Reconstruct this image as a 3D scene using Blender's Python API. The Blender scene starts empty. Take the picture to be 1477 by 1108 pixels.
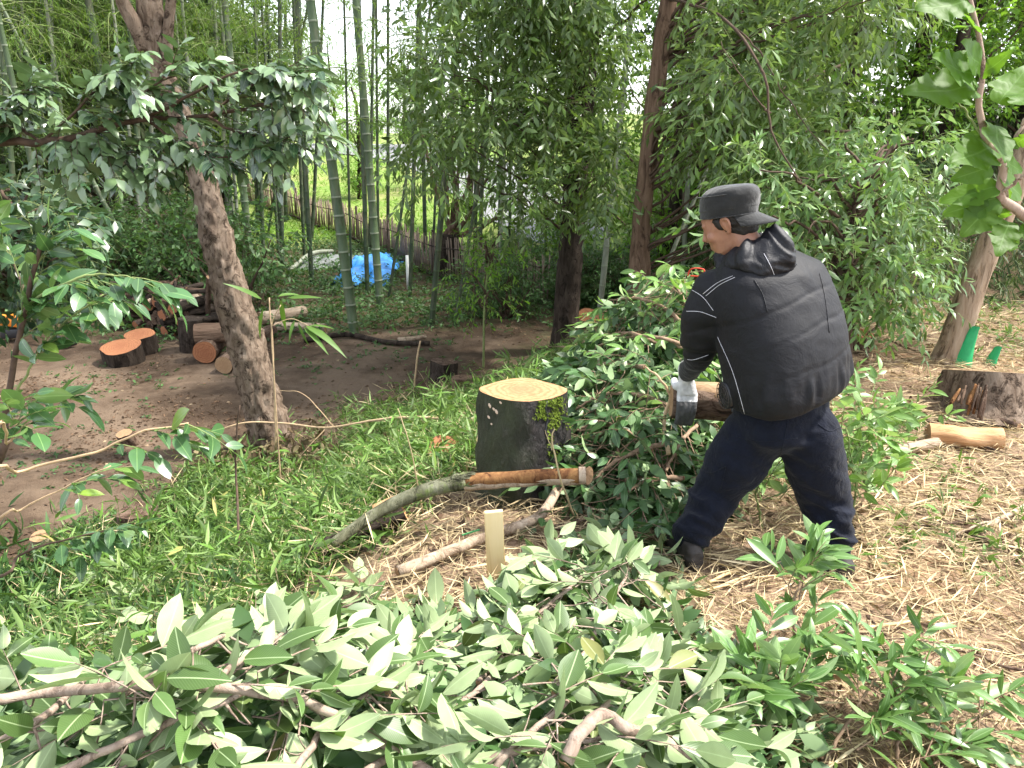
import bpy, math, random
import numpy as np
from mathutils import Vector, Matrix
from mathutils.bvhtree import BVHTree

random.seed(11)
rng = np.random.default_rng(11)
sc = bpy.context.scene
COL = sc.collection
R = math.radians

# ------------------------------------------------------------------ camera
CAMZ, PITCH, FPX = 1.75, R(18.0), 1115.0
cam_d = bpy.data.cameras.new('camera')
cam_d.sensor_width = 36.0
cam_d.lens = 36.0 * FPX / 1477.0
cam_d.clip_start = 0.05
cam_d.clip_end = 3000
cam = bpy.data.objects.new('camera', cam_d)
cam.location = (0, 0, CAMZ)
cam.rotation_euler = (math.pi / 2 - PITCH, 0, 0)
COL.objects.link(cam)
sc.camera = cam

# ------------------------------------------------------------------ light
SUN_AZ, SUN_EL = R(84), R(57)          # azimuth from +Y towards +X (the photo's right)
world = bpy.data.worlds.new('World')
sc.world = world
world.use_nodes = True
wn = world.node_tree
for n in list(wn.nodes):
    wn.nodes.remove(n)
w_out = wn.nodes.new('ShaderNodeOutputWorld')
w_bg = wn.nodes.new('ShaderNodeBackground')
w_sky = wn.nodes.new('ShaderNodeTexSky')
w_sky.sky_type = 'NISHITA'
w_sky.sun_disc = False
w_sky.sun_elevation = SUN_EL
w_sky.sun_rotation = SUN_AZ
w_sky.air_density = 1.0
w_sky.dust_density = 1.0
w_sky.ozone_density = 1.0
w_bg.inputs['Strength'].default_value = 0.15
w_hs = wn.nodes.new('ShaderNodeHueSaturation')      # thin white cloud: the same sky, less blue
w_hs.inputs['Saturation'].default_value = 0.32
w_hs.inputs['Value'].default_value = 1.15
wn.links.new(w_sky.outputs[0], w_hs.inputs['Color'])
wn.links.new(w_hs.outputs[0], w_bg.inputs[0])
wn.links.new(w_bg.outputs[0], w_out.inputs[0])

sun_d = bpy.data.lights.new('sun', 'SUN')
sun_d.energy = 3.5
sun_d.angle = R(4)
sun_d.color = (1.0, 0.95, 0.87)
sun = bpy.data.objects.new('sun', sun_d)
sd = Vector((math.sin(SUN_AZ) * math.cos(SUN_EL), math.cos(SUN_AZ) * math.cos(SUN_EL), math.sin(SUN_EL)))
sun.rotation_euler = (-sd).to_track_quat('-Z', 'Y').to_euler()
sun.location = (6, -2, 12)
COL.objects.link(sun)

sc.view_settings.view_transform = 'Standard'
sc.view_settings.look = 'None'
sc.view_settings.gamma = 1
sc.view_settings.exposure = 1.75
sc.render.engine = 'CYCLES'
sc.cycles.use_denoising = True
sc.cycles.max_bounces = 7
sc.cycles.diffuse_bounces = 4
sc.cycles.glossy_bounces = 2
sc.cycles.transmission_bounces = 4
sc.cycles.use_adaptive_sampling = True
sc.cycles.adaptive_threshold = 0.02
sc.cycles.sample_clamp_indirect = 6

# ------------------------------------------------------------------ numeric helpers
def sstep(a, b, x):
    t = np.clip((np.asarray(x, float) - a) / (b - a), 0, 1)
    return t * t * (3 - 2 * t)

def _hash(i, j, k):
    n = (i * 73856093) ^ (j * 19349663) ^ (k * 83492791)
    n = (n ^ (n >> 13)) * 1274126177
    return ((n ^ (n >> 16)) & 0xffff) / 65535.0

def vnoise(x, y=0.0, z=0.0):
    x, y, z = np.broadcast_arrays(np.asarray(x, float), np.asarray(y, float), np.asarray(z, float))
    xi, yi, zi = np.floor(x).astype(np.int64), np.floor(y).astype(np.int64), np.floor(z).astype(np.int64)
    fx, fy, fz = x - xi, y - yi, z - zi
    fx, fy, fz = fx*fx*(3-2*fx), fy*fy*(3-2*fy), fz*fz*(3-2*fz)
    out = 0
    for a in (0, 1):
        for b in (0, 1):
            for c in (0, 1):
                w = (fx if a else 1-fx) * (fy if b else 1-fy) * (fz if c else 1-fz)
                out = out + w * _hash(xi+a, yi+b, zi+c)
    return out * 2 - 1

def H(x, y):
    """height of the ground in metres"""
    x = np.asarray(x, float); y = np.asarray(y, float)
    d = (x + 0.85) * -0.889 + (y - 2.0) * 0.457
    z = -0.95 * sstep(0, 2.6, d)
    z = z + 0.12 * sstep(1.9, 0.6, y)
    z = z + 1.7 * sstep(7.6, 12, y) * sstep(2.4, 4.6, x)
    z = z + 0.078 * np.clip(y - 20, 0, 26) * sstep(30, 10, x)
    z = z + 0.05 * vnoise(x * 0.9, y * 0.9) * sstep(60, 20, y) + 0.018 * vnoise(x * 4, y * 4, 3.3) * sstep(16, 9, y)
    return z

def hz(x, y):
    return float(H(x, y))

def ray(px, py):
    a, b = (px - 738.5) / FPX, -(py - 554.0) / FPX
    cp, sp = math.cos(PITCH), math.sin(PITCH)
    return Vector((a, cp + b * sp, -sp + b * cp))

def at(px, py, Y):
    d = ray(px, py)
    return Vector((0, 0, CAMZ)) + d * (Y / d.y)

def gp(px, py, dz=0.0):
    """where the line of sight through a photo pixel meets the ground"""
    d = ray(px, py)
    t = 0.4
    o = Vector((0, 0, CAMZ))
    while t < 90:
        p = o + d * t
        if p.z < hz(p.x, p.y) + dz:
            break
        t += 0.01 if t < 12 else 0.05
    p = o + d * t
    p.z = hz(p.x, p.y)
    return p

def px_size(px, p):
    """metres spanned by px photo pixels at point p"""
    depth = p.y * math.cos(PITCH) + (CAMZ - p.z) * math.sin(PITCH)
    return px * depth / FPX

# ------------------------------------------------------------------ materials
class NT:
    def __init__(self, name):
        self.m = bpy.data.materials.new(name)
        self.m.use_nodes = True
        self.t = self.m.node_tree
        for n in list(self.t.nodes):
            self.t.nodes.remove(n)
        self.out = self.t.nodes.new('ShaderNodeOutputMaterial')
    def n(self, typ, **kw):
        nd = self.t.nodes.new(typ)
        for k, v in kw.items():
            if k.startswith('i_'):
                key = k[2:].replace('_', ' ')
                nd.inputs[key].default_value = v
            else:
                setattr(nd, k, v)
        return nd
    def l(self, a, b):
        self.t.links.new(a, b)
    def mix(self, fac, a, b, mode='MIX'):
        nd = self.t.nodes.new('ShaderNodeMix')
        nd.data_type = 'RGBA'; nd.blend_type = mode
        for sock, v in ((nd.inputs[0], fac), (nd.inputs[6], a), (nd.inputs[7], b)):
            if hasattr(v, 'links') or hasattr(v, 'is_linked'):
                self.l(v, sock)
            else:
                sock.default_value = v if isinstance(v, (int, float)) else (*v[:3], 1)
        return nd.outputs[2]
    def math(self, op, a, b=0.0, clamp=False):
        nd = self.t.nodes.new('ShaderNodeMath'); nd.operation = op; nd.use_clamp = clamp
        for sock, v in ((nd.inputs[0], a), (nd.inputs[1], b)):
            if hasattr(v, 'is_linked'):
                self.l(v, sock)
            else:
                sock.default_value = v
        return nd.outputs[0]
    def noise(self, vec, scale, detail=4, rough=0.6, dist=0.0):
        nd = self.n('ShaderNodeTexNoise'); nd.inputs['Scale'].default_value = scale
        nd.inputs['Detail'].default_value = detail; nd.inputs['Roughness'].default_value = rough
        nd.inputs['Distortion'].default_value = dist
        if vec is not None: self.l(vec, nd.inputs['Vector'])
        return nd.outputs[0]
    def ramp(self, fac, stops):
        nd = self.n('ShaderNodeValToRGB')
        el = nd.color_ramp.elements
        while len(el) < len(stops): el.new(0.5)
        for e, (p, c) in zip(el, stops):
            e.position = p; e.color = (*c, 1) if len(c) == 3 else c
        self.l(fac, nd.inputs[0])
        return nd.outputs[0]
    def mapping(self, vec, scale=(1, 1, 1)):
        nd = self.n('ShaderNodeMapping'); nd.inputs['Scale'].default_value = scale
        self.l(vec, nd.inputs[0])
        return nd.outputs[0]
    def bump(self, height, strength=0.5, dist=0.01):
        nd = self.n('ShaderNodeBump'); nd.inputs['Strength'].default_value = strength
        nd.inputs['Distance'].default_value = dist
        self.l(height, nd.inputs['Height'])
        return nd.outputs[0]
    def bsdf(self, color, rough=0.7, spec=0.4, normal=None, sheen=0.0):
        b = self.n('ShaderNodeBsdfPrincipled')
        for sock, v in ((b.inputs['Base Color'], color), (b.inputs['Roughness'], rough)):
            if hasattr(v, 'is_linked'): self.l(v, sock)
            else: sock.default_value = (*v[:3], 1) if sock.type == 'RGBA' else v
        b.inputs['Specular IOR Level'].default_value = spec
        if sheen: b.inputs['Sheen Weight'].default_value = sheen
        if normal is not None: self.l(normal, b.inputs['Normal'])
        return b.outputs[0]
    def done(self, shader):
        self.l(shader, self.out.inputs[0])
        return self.m

def plain(name, col, rough=0.6, spec=0.4, var=0.25, scale=20, bump=0.2):
    t = NT(name)
    c = t.n('ShaderNodeTexCoord').outputs['Object']
    f = t.noise(c, scale, 5)
    dark = tuple(v * (1 - var) for v in col); lite = tuple(min(1, v * (1 + var)) for v in col)
    return t.done(t.bsdf(t.ramp(f, [(0.3, dark), (0.7, lite)]), rough, spec, t.bump(f, bump, 0.004)))

def leaf_mat(name, top, under, rough=0.38, trans=0.28, var=0.35, spec=0.5, warm=None, veins=False, per_object=False, vf=62.0, vs=0.06):
    t = NT(name)
    if per_object:
        rnd = t.n('ShaderNodeObjectInfo').outputs['Random']
    else:
        rnd = t.n('ShaderNodeNewGeometry').outputs['Random Per Island']
    geo = t.n('ShaderNodeNewGeometry')
    d = tuple(v * (1 - var) for v in top); b = tuple(v * (1 + var) for v in top)
    stops = [(0.0, d), (0.6, top), (0.93, b)]
    if warm: stops.append((1.0, warm))
    ctop = t.ramp(rnd, stops)
    cund = t.ramp(rnd, [(0.0, tuple(v * (1 - var * .5) for v in under)), (1.0, tuple(v * (1 + var * .5) for v in under))])
    col = t.mix(geo.outputs['Backfacing'], ctop, cund)
    nrm = None
    if veins:
        uv = t.n('ShaderNodeUVMap').outputs[0]
        sep = t.n('ShaderNodeSeparateXYZ'); t.l(uv, sep.inputs[0])
        av = t.math('ABSOLUTE', sep.outputs[1])
        rib = t.math('SUBTRACT', 1.0, t.math('MULTIPLY', av, 14.0), clamp=True)
        side = t.math('SINE', t.math('MULTIPLY', t.math('SUBTRACT', sep.outputs[0], t.math('MULTIPLY', av, 0.28)), vf))
        side = t.math('POWER', t.math('ABSOLUTE', side), 0.35)
        col = t.mix(t.math('MULTIPLY', rib, 0.6), col, tuple(min(1, v * 1.7 + 0.05) for v in under))
        col = t.mix(t.math('MULTIPLY', t.math('SUBTRACT', 1.0, side, clamp=True), 0.14), col, tuple(min(1, v * 1.5 + 0.03) for v in under))
        oc = t.n('ShaderNodeTexCoord').outputs['Object']
        blot = t.noise(oc, 3.5, 4)
        col = t.mix(t.math('MULTIPLY', blot, 0.35), col, tuple(v * 0.6 for v in top))
        nrm = t.bump(t.math('SUBTRACT', side, rib), vs, 0.02)
    p = t.bsdf(col, rough, spec, nrm)
    tr = t.n('ShaderNodeBsdfTranslucent')
    t.l(t.mix(0.5, col, tuple(min(1, v) for v in (top[0] * 2.2, top[1] * 2.0, top[2] * 0.6))), tr.inputs[0])
    mx = t.n('ShaderNodeMixShader'); mx.inputs[0].default_value = trans
    t.l(p, mx.inputs[1]); t.l(tr.outputs[0], mx.inputs[2])
    return t.done(mx.outputs[0])

def bark_mat(name, dark, mid, lite, scale=14, stretch=0.25, moss=None, moss_lo=0.55, bump=0.9):
    t = NT(name)
    c = t.n('ShaderNodeTexCoord').outputs['Object']
    m = t.mapping(c, (1, 1, stretch))
    n1 = t.noise(m, scale, 8, 0.68, 0.6)
    n2 = t.noise(c, 3.0, 4, 0.6)
    pit = t.ramp(t.noise(t.mapping(c, (1, 1, stretch * 1.8)), scale * 0.55, 5, 0.75, 1.5), [(0.36, (0.35, 0.35, 0.35)), (0.47, (1, 1, 1))])
    f = t.math('MULTIPLY', n1, t.math('MULTIPLY', pit, 1.0))
    col = t.ramp(f, [(0.2, dark), (0.42, mid), (0.68, lite)])
    col = t.mix(t.math('MULTIPLY', n2, 0.5), col, mid)
    if moss:
        mf = t.ramp(t.noise(c, 5.0, 6, 0.7), [(moss_lo, (0, 0, 0)), (moss_lo + 0.12, (1, 1, 1))])
        col = t.mix(mf, col, moss)
    return t.done(t.bsdf(col, 0.9, 0.15, t.bump(f, bump, 0.02)))

def rings_mat(name, pale, dark, heart, ring_scale=90, rough=0.75):
    """sawn end grain: rings round the local z axis, radial cracks, darker heart"""
    t = NT(name)
    c = t.n('ShaderNodeTexCoord').outputs['Object']
    warp = t.noise(c, 9.0, 3)
    sep = t.n('ShaderNodeSeparateXYZ'); t.l(c, sep.inputs[0])
    r = t.math('SQRT', t.math('ADD', t.math('POWER', sep.outputs[0], 2.0), t.math('POWER', sep.outputs[1], 2.0)))
    rw = t.math('ADD', r, t.math('MULTIPLY', warp, 0.085))
    ring = t.math('ADD', t.math('MULTIPLY', t.math('SINE', t.math('MULTIPLY', rw, ring_scale * 6.28 / 2)), 0.5), 0.5)
    m = t.mapping(c, (3, 60, 1))
    saw = t.noise(m, 6.0, 3)
    col = t.mix(t.math('MULTIPLY', t.math('POWER', ring, 2.0), 0.8), pale, dark)
    hf = t.ramp(t.math('ADD', r, t.math('MULTIPLY', t.math('SUBTRACT', warp, 0.5), 0.12)), [(0.04, (1, 1, 1)), (0.13, (0, 0, 0))])
    col = t.mix(t.math('MULTIPLY', hf, 0.7), col, heart)
    col = t.mix(t.ramp(t.noise(t.mapping(c, (1, 5, 1)), 14, 6, 0.7), [(0.42, (0, 0, 0)), (0.66, (0.7, 0.7, 0.7))]), col, dark)
    col = t.mix(t.math('MULTIPLY', saw, 0.3), col, pale)
    return t.done(t.bsdf(col, rough, 0.2, t.bump(t.math('ADD', saw, t.math('MULTIPLY', ring, 0.4)), 0.35, 0.004)))

M = {}
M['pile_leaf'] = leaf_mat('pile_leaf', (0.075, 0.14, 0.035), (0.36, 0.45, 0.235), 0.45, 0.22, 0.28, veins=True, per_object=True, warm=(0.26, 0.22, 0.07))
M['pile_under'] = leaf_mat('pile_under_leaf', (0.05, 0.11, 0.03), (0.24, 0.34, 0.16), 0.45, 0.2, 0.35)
M['shoot_leaf'] = leaf_mat('shoot_leaf', (0.1, 0.2, 0.05), (0.25, 0.36, 0.16), 0.35, 0.25, 0.3, veins=True, per_object=True)
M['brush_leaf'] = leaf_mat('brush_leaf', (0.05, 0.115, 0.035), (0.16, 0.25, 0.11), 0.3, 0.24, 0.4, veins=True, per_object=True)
M['brush_lit_leaf'] = leaf_mat('brush_lit_tint_leaf', (0.13, 0.25, 0.055), (0.29, 0.41, 0.18), 0.4, 0.3, 0.35, veins=True, per_object=True)  # paler copy of brush_leaf: sunlight on the brush heap put into the leaf colour
M['camellia_leaf'] = leaf_mat('glossy_leaf', (0.03, 0.07, 0.028), (0.09, 0.15, 0.05), 0.24, 0.15, 0.35, spec=1.0, veins=True, per_object=True, vs=0.1)
M['shrub_leaf'] = leaf_mat('shrub_leaf', (0.055, 0.13, 0.045), (0.15, 0.25, 0.07), 0.25, 0.25, 0.35, spec=0.7, veins=True, per_object=True, warm=(0.2, 0.3, 0.04))
M['broad_leaf'] = leaf_mat('broad_leaf', (0.085, 0.18, 0.022), (0.1, 0.2, 0.035), 0.5, 0.55, 0.25, spec=0.25, veins=True, per_object=True, vf=26.0, vs=0.05)
M['oak_leaf'] = leaf_mat('oak_leaf', (0.09, 0.155, 0.04), (0.16, 0.235, 0.09), 0.27, 0.38, 0.45, warm=(0.16, 0.26, 0.04))
M['oak_dark_leaf'] = leaf_mat('oak_dark_leaf', (0.024, 0.06, 0.02), (0.07, 0.12, 0.05), 0.4, 0.2, 0.4)
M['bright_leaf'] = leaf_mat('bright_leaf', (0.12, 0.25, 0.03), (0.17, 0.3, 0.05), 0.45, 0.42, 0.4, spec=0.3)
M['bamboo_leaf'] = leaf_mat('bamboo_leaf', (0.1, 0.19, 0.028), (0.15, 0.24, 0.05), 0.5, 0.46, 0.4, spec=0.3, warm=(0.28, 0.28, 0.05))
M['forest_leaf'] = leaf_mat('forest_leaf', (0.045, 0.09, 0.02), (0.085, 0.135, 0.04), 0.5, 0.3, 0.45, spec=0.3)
M['floor_leaf'] = leaf_mat('floor_leaf', (0.05, 0.11, 0.03), (0.08, 0.15, 0.045), 0.5, 0.28, 0.5, spec=0.3)
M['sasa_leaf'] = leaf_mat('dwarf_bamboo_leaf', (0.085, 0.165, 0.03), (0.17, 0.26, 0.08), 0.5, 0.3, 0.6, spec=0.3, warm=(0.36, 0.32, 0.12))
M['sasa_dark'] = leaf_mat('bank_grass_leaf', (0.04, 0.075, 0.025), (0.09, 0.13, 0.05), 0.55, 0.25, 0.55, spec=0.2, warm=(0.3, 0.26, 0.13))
M['lawn_blade'] = leaf_mat('lawn_blade', (0.13, 0.25, 0.03), (0.16, 0.28, 0.05), 0.6, 0.3, 0.4, spec=0.2)
M['straw'] = leaf_mat('straw', (0.43, 0.34, 0.2), (0.45, 0.36, 0.22), 0.75, 0.1, 0.5, spec=0.2, warm=(0.66, 0.56, 0.37))
M['litter'] = leaf_mat('dead_leaf', (0.11, 0.07, 0.045), (0.19, 0.135, 0.09), 0.85, 0.1, 0.6, spec=0.1, warm=(0.36, 0.28, 0.18))
M['wilted'] = leaf_mat('wilted_leaf', (0.1, 0.07, 0.04), (0.16, 0.13, 0.07), 0.8, 0.15, 0.5, spec=0.2, warm=(0.16, 0.22, 0.06))

M['bark_grey'] = bark_mat('bark_grey_brown', (0.016, 0.011, 0.008), (0.13, 0.092, 0.066), (0.3, 0.235, 0.18), 20, 0.4, bump=1.0)
M['bark_dark'] = bark_mat('bark_dark', (0.008, 0.006, 0.005), (0.03, 0.022, 0.017), (0.085, 0.066, 0.052), 16, 0.3)
M['bark_red'] = bark_mat('bark_red_brown', (0.03, 0.018, 0.012), (0.115, 0.072, 0.048), (0.24, 0.165, 0.115), 14, 0.15)
M['bark_log'] = bark_mat('bark_log', (0.02, 0.013, 0.01), (0.085, 0.052, 0.036), (0.22, 0.16, 0.12), 18, 0.3)
M['bark_pale'] = bark_mat('bark_pale', (0.14, 0.095, 0.06), (0.33, 0.25, 0.18), (0.52, 0.43, 0.33), 18, 0.25, bump=0.5)
M['bark_lean'] = bark_mat('bark_leaning', (0.06, 0.04, 0.025), (0.28, 0.2, 0.135), (0.45, 0.36, 0.27), 22, 0.12)
M['bark_moss'] = bark_mat('bark_mossy', (0.03, 0.03, 0.018), (0.1, 0.1, 0.06), (0.24, 0.24, 0.17), 14, 0.3, (0.12, 0.17, 0.03), 0.5)
M['twig'] = plain('twig_bark', (0.22, 0.15, 0.1), 0.85, 0.2, 0.4, 40)
M['twig_dark'] = plain('twig_dark_bark', (0.075, 0.05, 0.035), 0.85, 0.2, 0.4, 40)
M['twig_green'] = plain('green_twig', (0.16, 0.2, 0.07), 0.7, 0.3, 0.3, 40)
M['branch_bark'] = bark_mat('cut_branch_bark', (0.12, 0.085, 0.065), (0.27, 0.2, 0.155), (0.42, 0.34, 0.28), 26, 0.35, bump=0.4)
M['cut_orange'] = rings_mat('sawn_orange_wood', (0.35, 0.155, 0.075), (0.2, 0.075, 0.035), (0.24, 0.09, 0.045), 70)
M['cut_pale'] = rings_mat('sawn_pale_wood', (0.4, 0.25, 0.125), (0.24, 0.11, 0.05), (0.32, 0.125, 0.065), 60)
M['cut_cream'] = rings_mat('sawn_cream_wood', (0.38, 0.26, 0.155), (0.23, 0.135, 0.07), (0.28, 0.16, 0.085), 160)
M['split_wood'] = bark_mat('split_wood', (0.2, 0.09, 0.04), (0.46, 0.25, 0.12), (0.66, 0.43, 0.24), 20, 0.08, bump=0.5)
M['stripped'] = bark_mat('stripped_wood', (0.02, 0.009, 0.005), (0.12, 0.052, 0.022), (0.36, 0.2, 0.08), 24, 0.3, bump=0.4)
M['stake'] = bark_mat('planed_pine', (0.6, 0.42, 0.2), (0.76, 0.58, 0.32), (0.84, 0.68, 0.43), 9, 0.06, bump=0.1)
M['cane'] = plain('dry_cane', (0.5, 0.36, 0.19), 0.5, 0.4, 0.3, 30)
M['stalk'] = plain('dry_stalk', (0.42, 0.3, 0.18), 0.7, 0.3, 0.3, 30)
M['moss'] = plain('moss', (0.1, 0.14, 0.02), 0.95, 0.1, 0.5, 60, 1.0)
M['fungus'] = plain('bracket_fungus', (0.55, 0.42, 0.32), 0.8, 0.2, 0.2, 60)
M['green_plastic'] = plain('green_plastic', (0.02, 0.36, 0.13), 0.4, 0.5, 0.12, 20, 0.1)
M['blue_tarp'] = plain('blue_tarp', (0.03, 0.25, 0.68), 0.45, 0.5, 0.2, 12, 0.4)
M['grey_sheet'] = plain('grey_sheet', (0.16, 0.17, 0.165), 0.7, 0.4, 0.15, 10)
M['white_paint'] = plain('white_paint', (0.75, 0.75, 0.73), 0.6, 0.4, 0.1)
M['green_ink'] = plain('green_ink', (0.06, 0.25, 0.09), 0.6, 0.3)
M['fence_wood'] = plain('fence_wood', (0.2, 0.15, 0.12), 0.85, 0.2, 0.35, 8)
M['fence_rail'] = plain('fence_rail', (0.05, 0.036, 0.028), 0.85, 0.2, 0.3, 8)
M['asphalt'] = plain('worn_path', (0.2, 0.2, 0.21), 0.9, 0.2, 0.15, 3)
M['orange_plastic'] = plain('orange_plastic', (0.65, 0.2, 0.02), 0.4, 0.5, 0.1)
M['black_plastic'] = plain('black_plastic', (0.015, 0.015, 0.018), 0.45, 0.5, 0.2)
M['red_cord'] = plain('red_cord', (0.55, 0.06, 0.03), 0.6, 0.3, 0.1)

def culm_mat(name, dark, lite):
    t = NT(name)
    c = t.n('ShaderNodeTexCoord').outputs['Object']
    n1 = t.noise(t.mapping(c, (1, 1, 0.3)), 9.0, 6, 0.7)
    oi = t.n('ShaderNodeObjectInfo').outputs['Random']
    col = t.ramp(n1, [(0.3, dark), (0.7, lite)])
    col = t.mix(t.math('MULTIPLY', oi, 0.5), col, tuple(v * 0.5 for v in lite))
    stain = t.ramp(t.noise(t.mapping(c, (3, 3, 0.8)), 2.2, 6, 0.75), [(0.48, (0, 0, 0)), (0.66, (0.75, 0.75, 0.75))])
    col = t.mix(stain, col, (0.12, 0.11, 0.07))
    return t.done(t.bsdf(col, 0.5, 0.3))
M['culm'] = culm_mat('bamboo_culm_green', (0.035, 0.062, 0.03), (0.09, 0.13, 0.06))
M['culm_dark'] = culm_mat('bamboo_culm_dark', (0.022, 0.04, 0.02), (0.06, 0.085, 0.045))
M['culm_grey'] = culm_mat('bamboo_culm_grey', (0.15, 0.17, 0.12), (0.3, 0.32, 0.25))
M['node_ring'] = plain('bamboo_node_ring', (0.22, 0.25, 0.18), 0.7, 0.2, 0.2)

def stump_bark():
    """blackened wet bark, green moss on the side away from the clearing"""
    t = NT('stump_black_bark')
    c = t.n('ShaderNodeTexCoord').outputs['Object']
    m = t.mapping(c, (1, 1, 0.45))
    n1 = t.noise(m, 30, 8, 0.7, 0.4)
    n2 = t.noise(c, 5, 5, 0.6)
    col = t.ramp(n1, [(0.36, (0.004, 0.003, 0.003)), (0.56, (0.017, 0.013, 0.012)), (0.74, (0.1, 0.08, 0.076))])
    sep = t.n('ShaderNodeSeparateXYZ'); t.l(c, sep.inputs[0])
    side = t.math('ADD', t.math('MULTIPLY', sep.outputs[0], 2.6), t.math('MULTIPLY', n2, 1.1))
    up = t.math('ADD', side, t.math('MULTIPLY', sep.outputs[2], 0.5))
    mf = t.ramp(up, [(0.62, (0, 0, 0)), (1.0, (0.0, 0.0, 0.0))])
    left = t.ramp(t.math('ADD', t.math('MULTIPLY', sep.outputs[0], -2.4), t.math('MULTIPLY', n2, 0.6)), [(0.55, (0, 0, 0)), (0.85, (0.55, 0.55, 0.55))])
    col = t.mix(left, col, (0.05, 0.07, 0.02))
    return t.done(t.bsdf(col, 0.62, 0.45, t.bump(n1, 1.0, 0.03)))
M['bark_stump'] = stump_bark()

def ground_mat():
    t = NT('woodland_ground')
    c = t.n('ShaderNodeTexCoord').outputs['Object']
    at_ = t.n('ShaderNodeVertexColor'); at_.layer_name = 'zone'
    sep = t.n('ShaderNodeSeparateColor'); t.l(at_.outputs[0], sep.inputs[0])
    big = t.noise(c, 0.8, 5, 0.6); mid = t.noise(c, 5, 6, 0.65); fine = t.noise(c, 55, 6, 0.7)
    dirt = t.ramp(mid, [(0.3, (0.065, 0.043, 0.028)), (0.52, (0.125, 0.086, 0.058)), (0.72, (0.19, 0.135, 0.092))])
    dirt = t.mix(t.math('MULTIPLY', fine, 0.75), dirt, (0.045, 0.03, 0.02))
    dirt = t.mix(t.ramp(t.noise(c, 1.7, 6, 0.7), [(0.42, (0.75, 0.75, 0.75)), (0.58, (0, 0, 0))]), dirt, (0.05, 0.033, 0.022))
    bare = t.ramp(big, [(0.47, (0, 0, 0)), (0.6, (1, 1, 1))])
    dirt = t.mix(t.math('MULTIPLY', bare, 0.6), dirt, (0.185, 0.135, 0.095))
    soil = t.ramp(fine, [(0.3, (0.035, 0.024, 0.015)), (0.7, (0.12, 0.08, 0.05))])
    soil = t.mix(t.ramp(mid, [(0.45, (0, 0, 0)), (0.62, (0.7, 0.7, 0.7))]), soil, (0.05, 0.075, 0.025))
    straw = t.ramp(fine, [(0.28, (0.11, 0.075, 0.05)), (0.5, (0.24, 0.165, 0.11)), (0.72, (0.38, 0.28, 0.2))])
    straw = t.mix(t.ramp(big, [(0.5, (0, 0, 0)), (0.66, (0.45, 0.45, 0.45))]), straw, (0.36, 0.2, 0.1))
    lawn = t.ramp(fine, [(0.3, (0.09, 0.15, 0.03)), (0.7, (0.2, 0.28, 0.07))])
    lawn = t.mix(t.ramp(t.noise(c, 0.35, 4), [(0.45, (0, 0, 0)), (0.65, (0.6, 0.6, 0.6))]), lawn, (0.3, 0.26, 0.12))
    col = t.mix(sep.outputs[0], soil, dirt)
    col = t.mix(sep.outputs[1], col, straw)
    col = t.mix(sep.outputs[2], col, lawn)
    h = t.math('ADD', t.math('MULTIPLY', fine, 0.5), mid)
    return t.done(t.bsdf(col, 0.95, 0.12, t.bump(h, 0.9, 0.03)))
M['ground'] = ground_mat()

def fabric(name, col, rough=0.75, scale=260, sheen=0.2, spec=0.3, crease=5.0, bs=0.45):
    t = NT(name)
    c = t.n('ShaderNodeTexCoord').outputs['Object']
    n1 = t.noise(c, scale, 2); n2 = t.noise(c, crease, 5, 0.6, 1.2); n3 = t.noise(c, 22, 4, 0.6)
    cc = t.ramp(n3, [(0.3, tuple(v * 0.75 for v in col)), (0.7, tuple(v * 1.25 for v in col))])
    h = t.math('ADD', t.math('MULTIPLY', n1, 0.06), t.math('ADD', n2, t.math('MULTIPLY', n3, 0.3)))
    return t.done(t.bsdf(cc, rough, spec, t.bump(h, bs, 0.02), sheen))
M['jacket'] = fabric('jacket_nylon', (0.0032, 0.0035, 0.006), 0.66, 300, 0.02, 0.3, 9, 0.3)
M['hood'] = fabric('hood_nylon', (0.0042, 0.0045, 0.0075), 0.58, 300, 0.0, 0.35, 16, 0.35)
M['inner_sleeve'] = fabric('black_knit', (0.008, 0.008, 0.010), 0.85, 300, 0.1, 0.2, 9)
M['trousers'] = fabric('navy_cotton', (0.0045, 0.006, 0.0125), 0.9, 350, 0.06, 0.15, 7, 0.8)
M['cap'] = fabric('charcoal_cotton', (0.014, 0.0145, 0.015), 0.85, 350, 0.25, 0.25, 9)
M['glove'] = fabric('white_glove', (0.5, 0.5, 0.5), 0.9, 250, 0.0, 0.2, 20)
M['glove_palm'] = fabric('grey_rubber_palm', (0.06, 0.06, 0.062), 0.7, 120, 0.0, 0.3, 20)
M['boot'] = fabric('dark_boot', (0.035, 0.03, 0.028), 0.7, 90, 0.0, 0.35, 12)
M['thread'] = plain('white_thread', (0.55, 0.55, 0.6), 0.8, 0.2, 0.1)
M['reflector'] = plain('reflective_tape', (0.75, 0.75, 0.75), 0.35, 0.6, 0.05)
M['hair'] = plain('black_hair', (0.012, 0.010, 0.009), 0.6, 0.4, 0.4, 120, 0.8)
def skin_mat():
    t = NT('skin')
    c = t.n('ShaderNodeTexCoord').outputs['Object']
    n1 = t.noise(c, 30, 5)
    col = t.ramp(n1, [(0.3, (0.24, 0.11, 0.068)), (0.7, (0.33, 0.165, 0.105))])
    b = t.n('ShaderNodeBsdfPrincipled')
    t.l(col, b.inputs['Base Color']); b.inputs['Roughness'].default_value = 0.5
    b.inputs['Subsurface Weight'].default_value = 0.15
    b.inputs['Subsurface Radius'].default_value = (0.01, 0.004, 0.002)
    return t.done(b.outputs[0])
M['skin'] = skin_mat()

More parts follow.
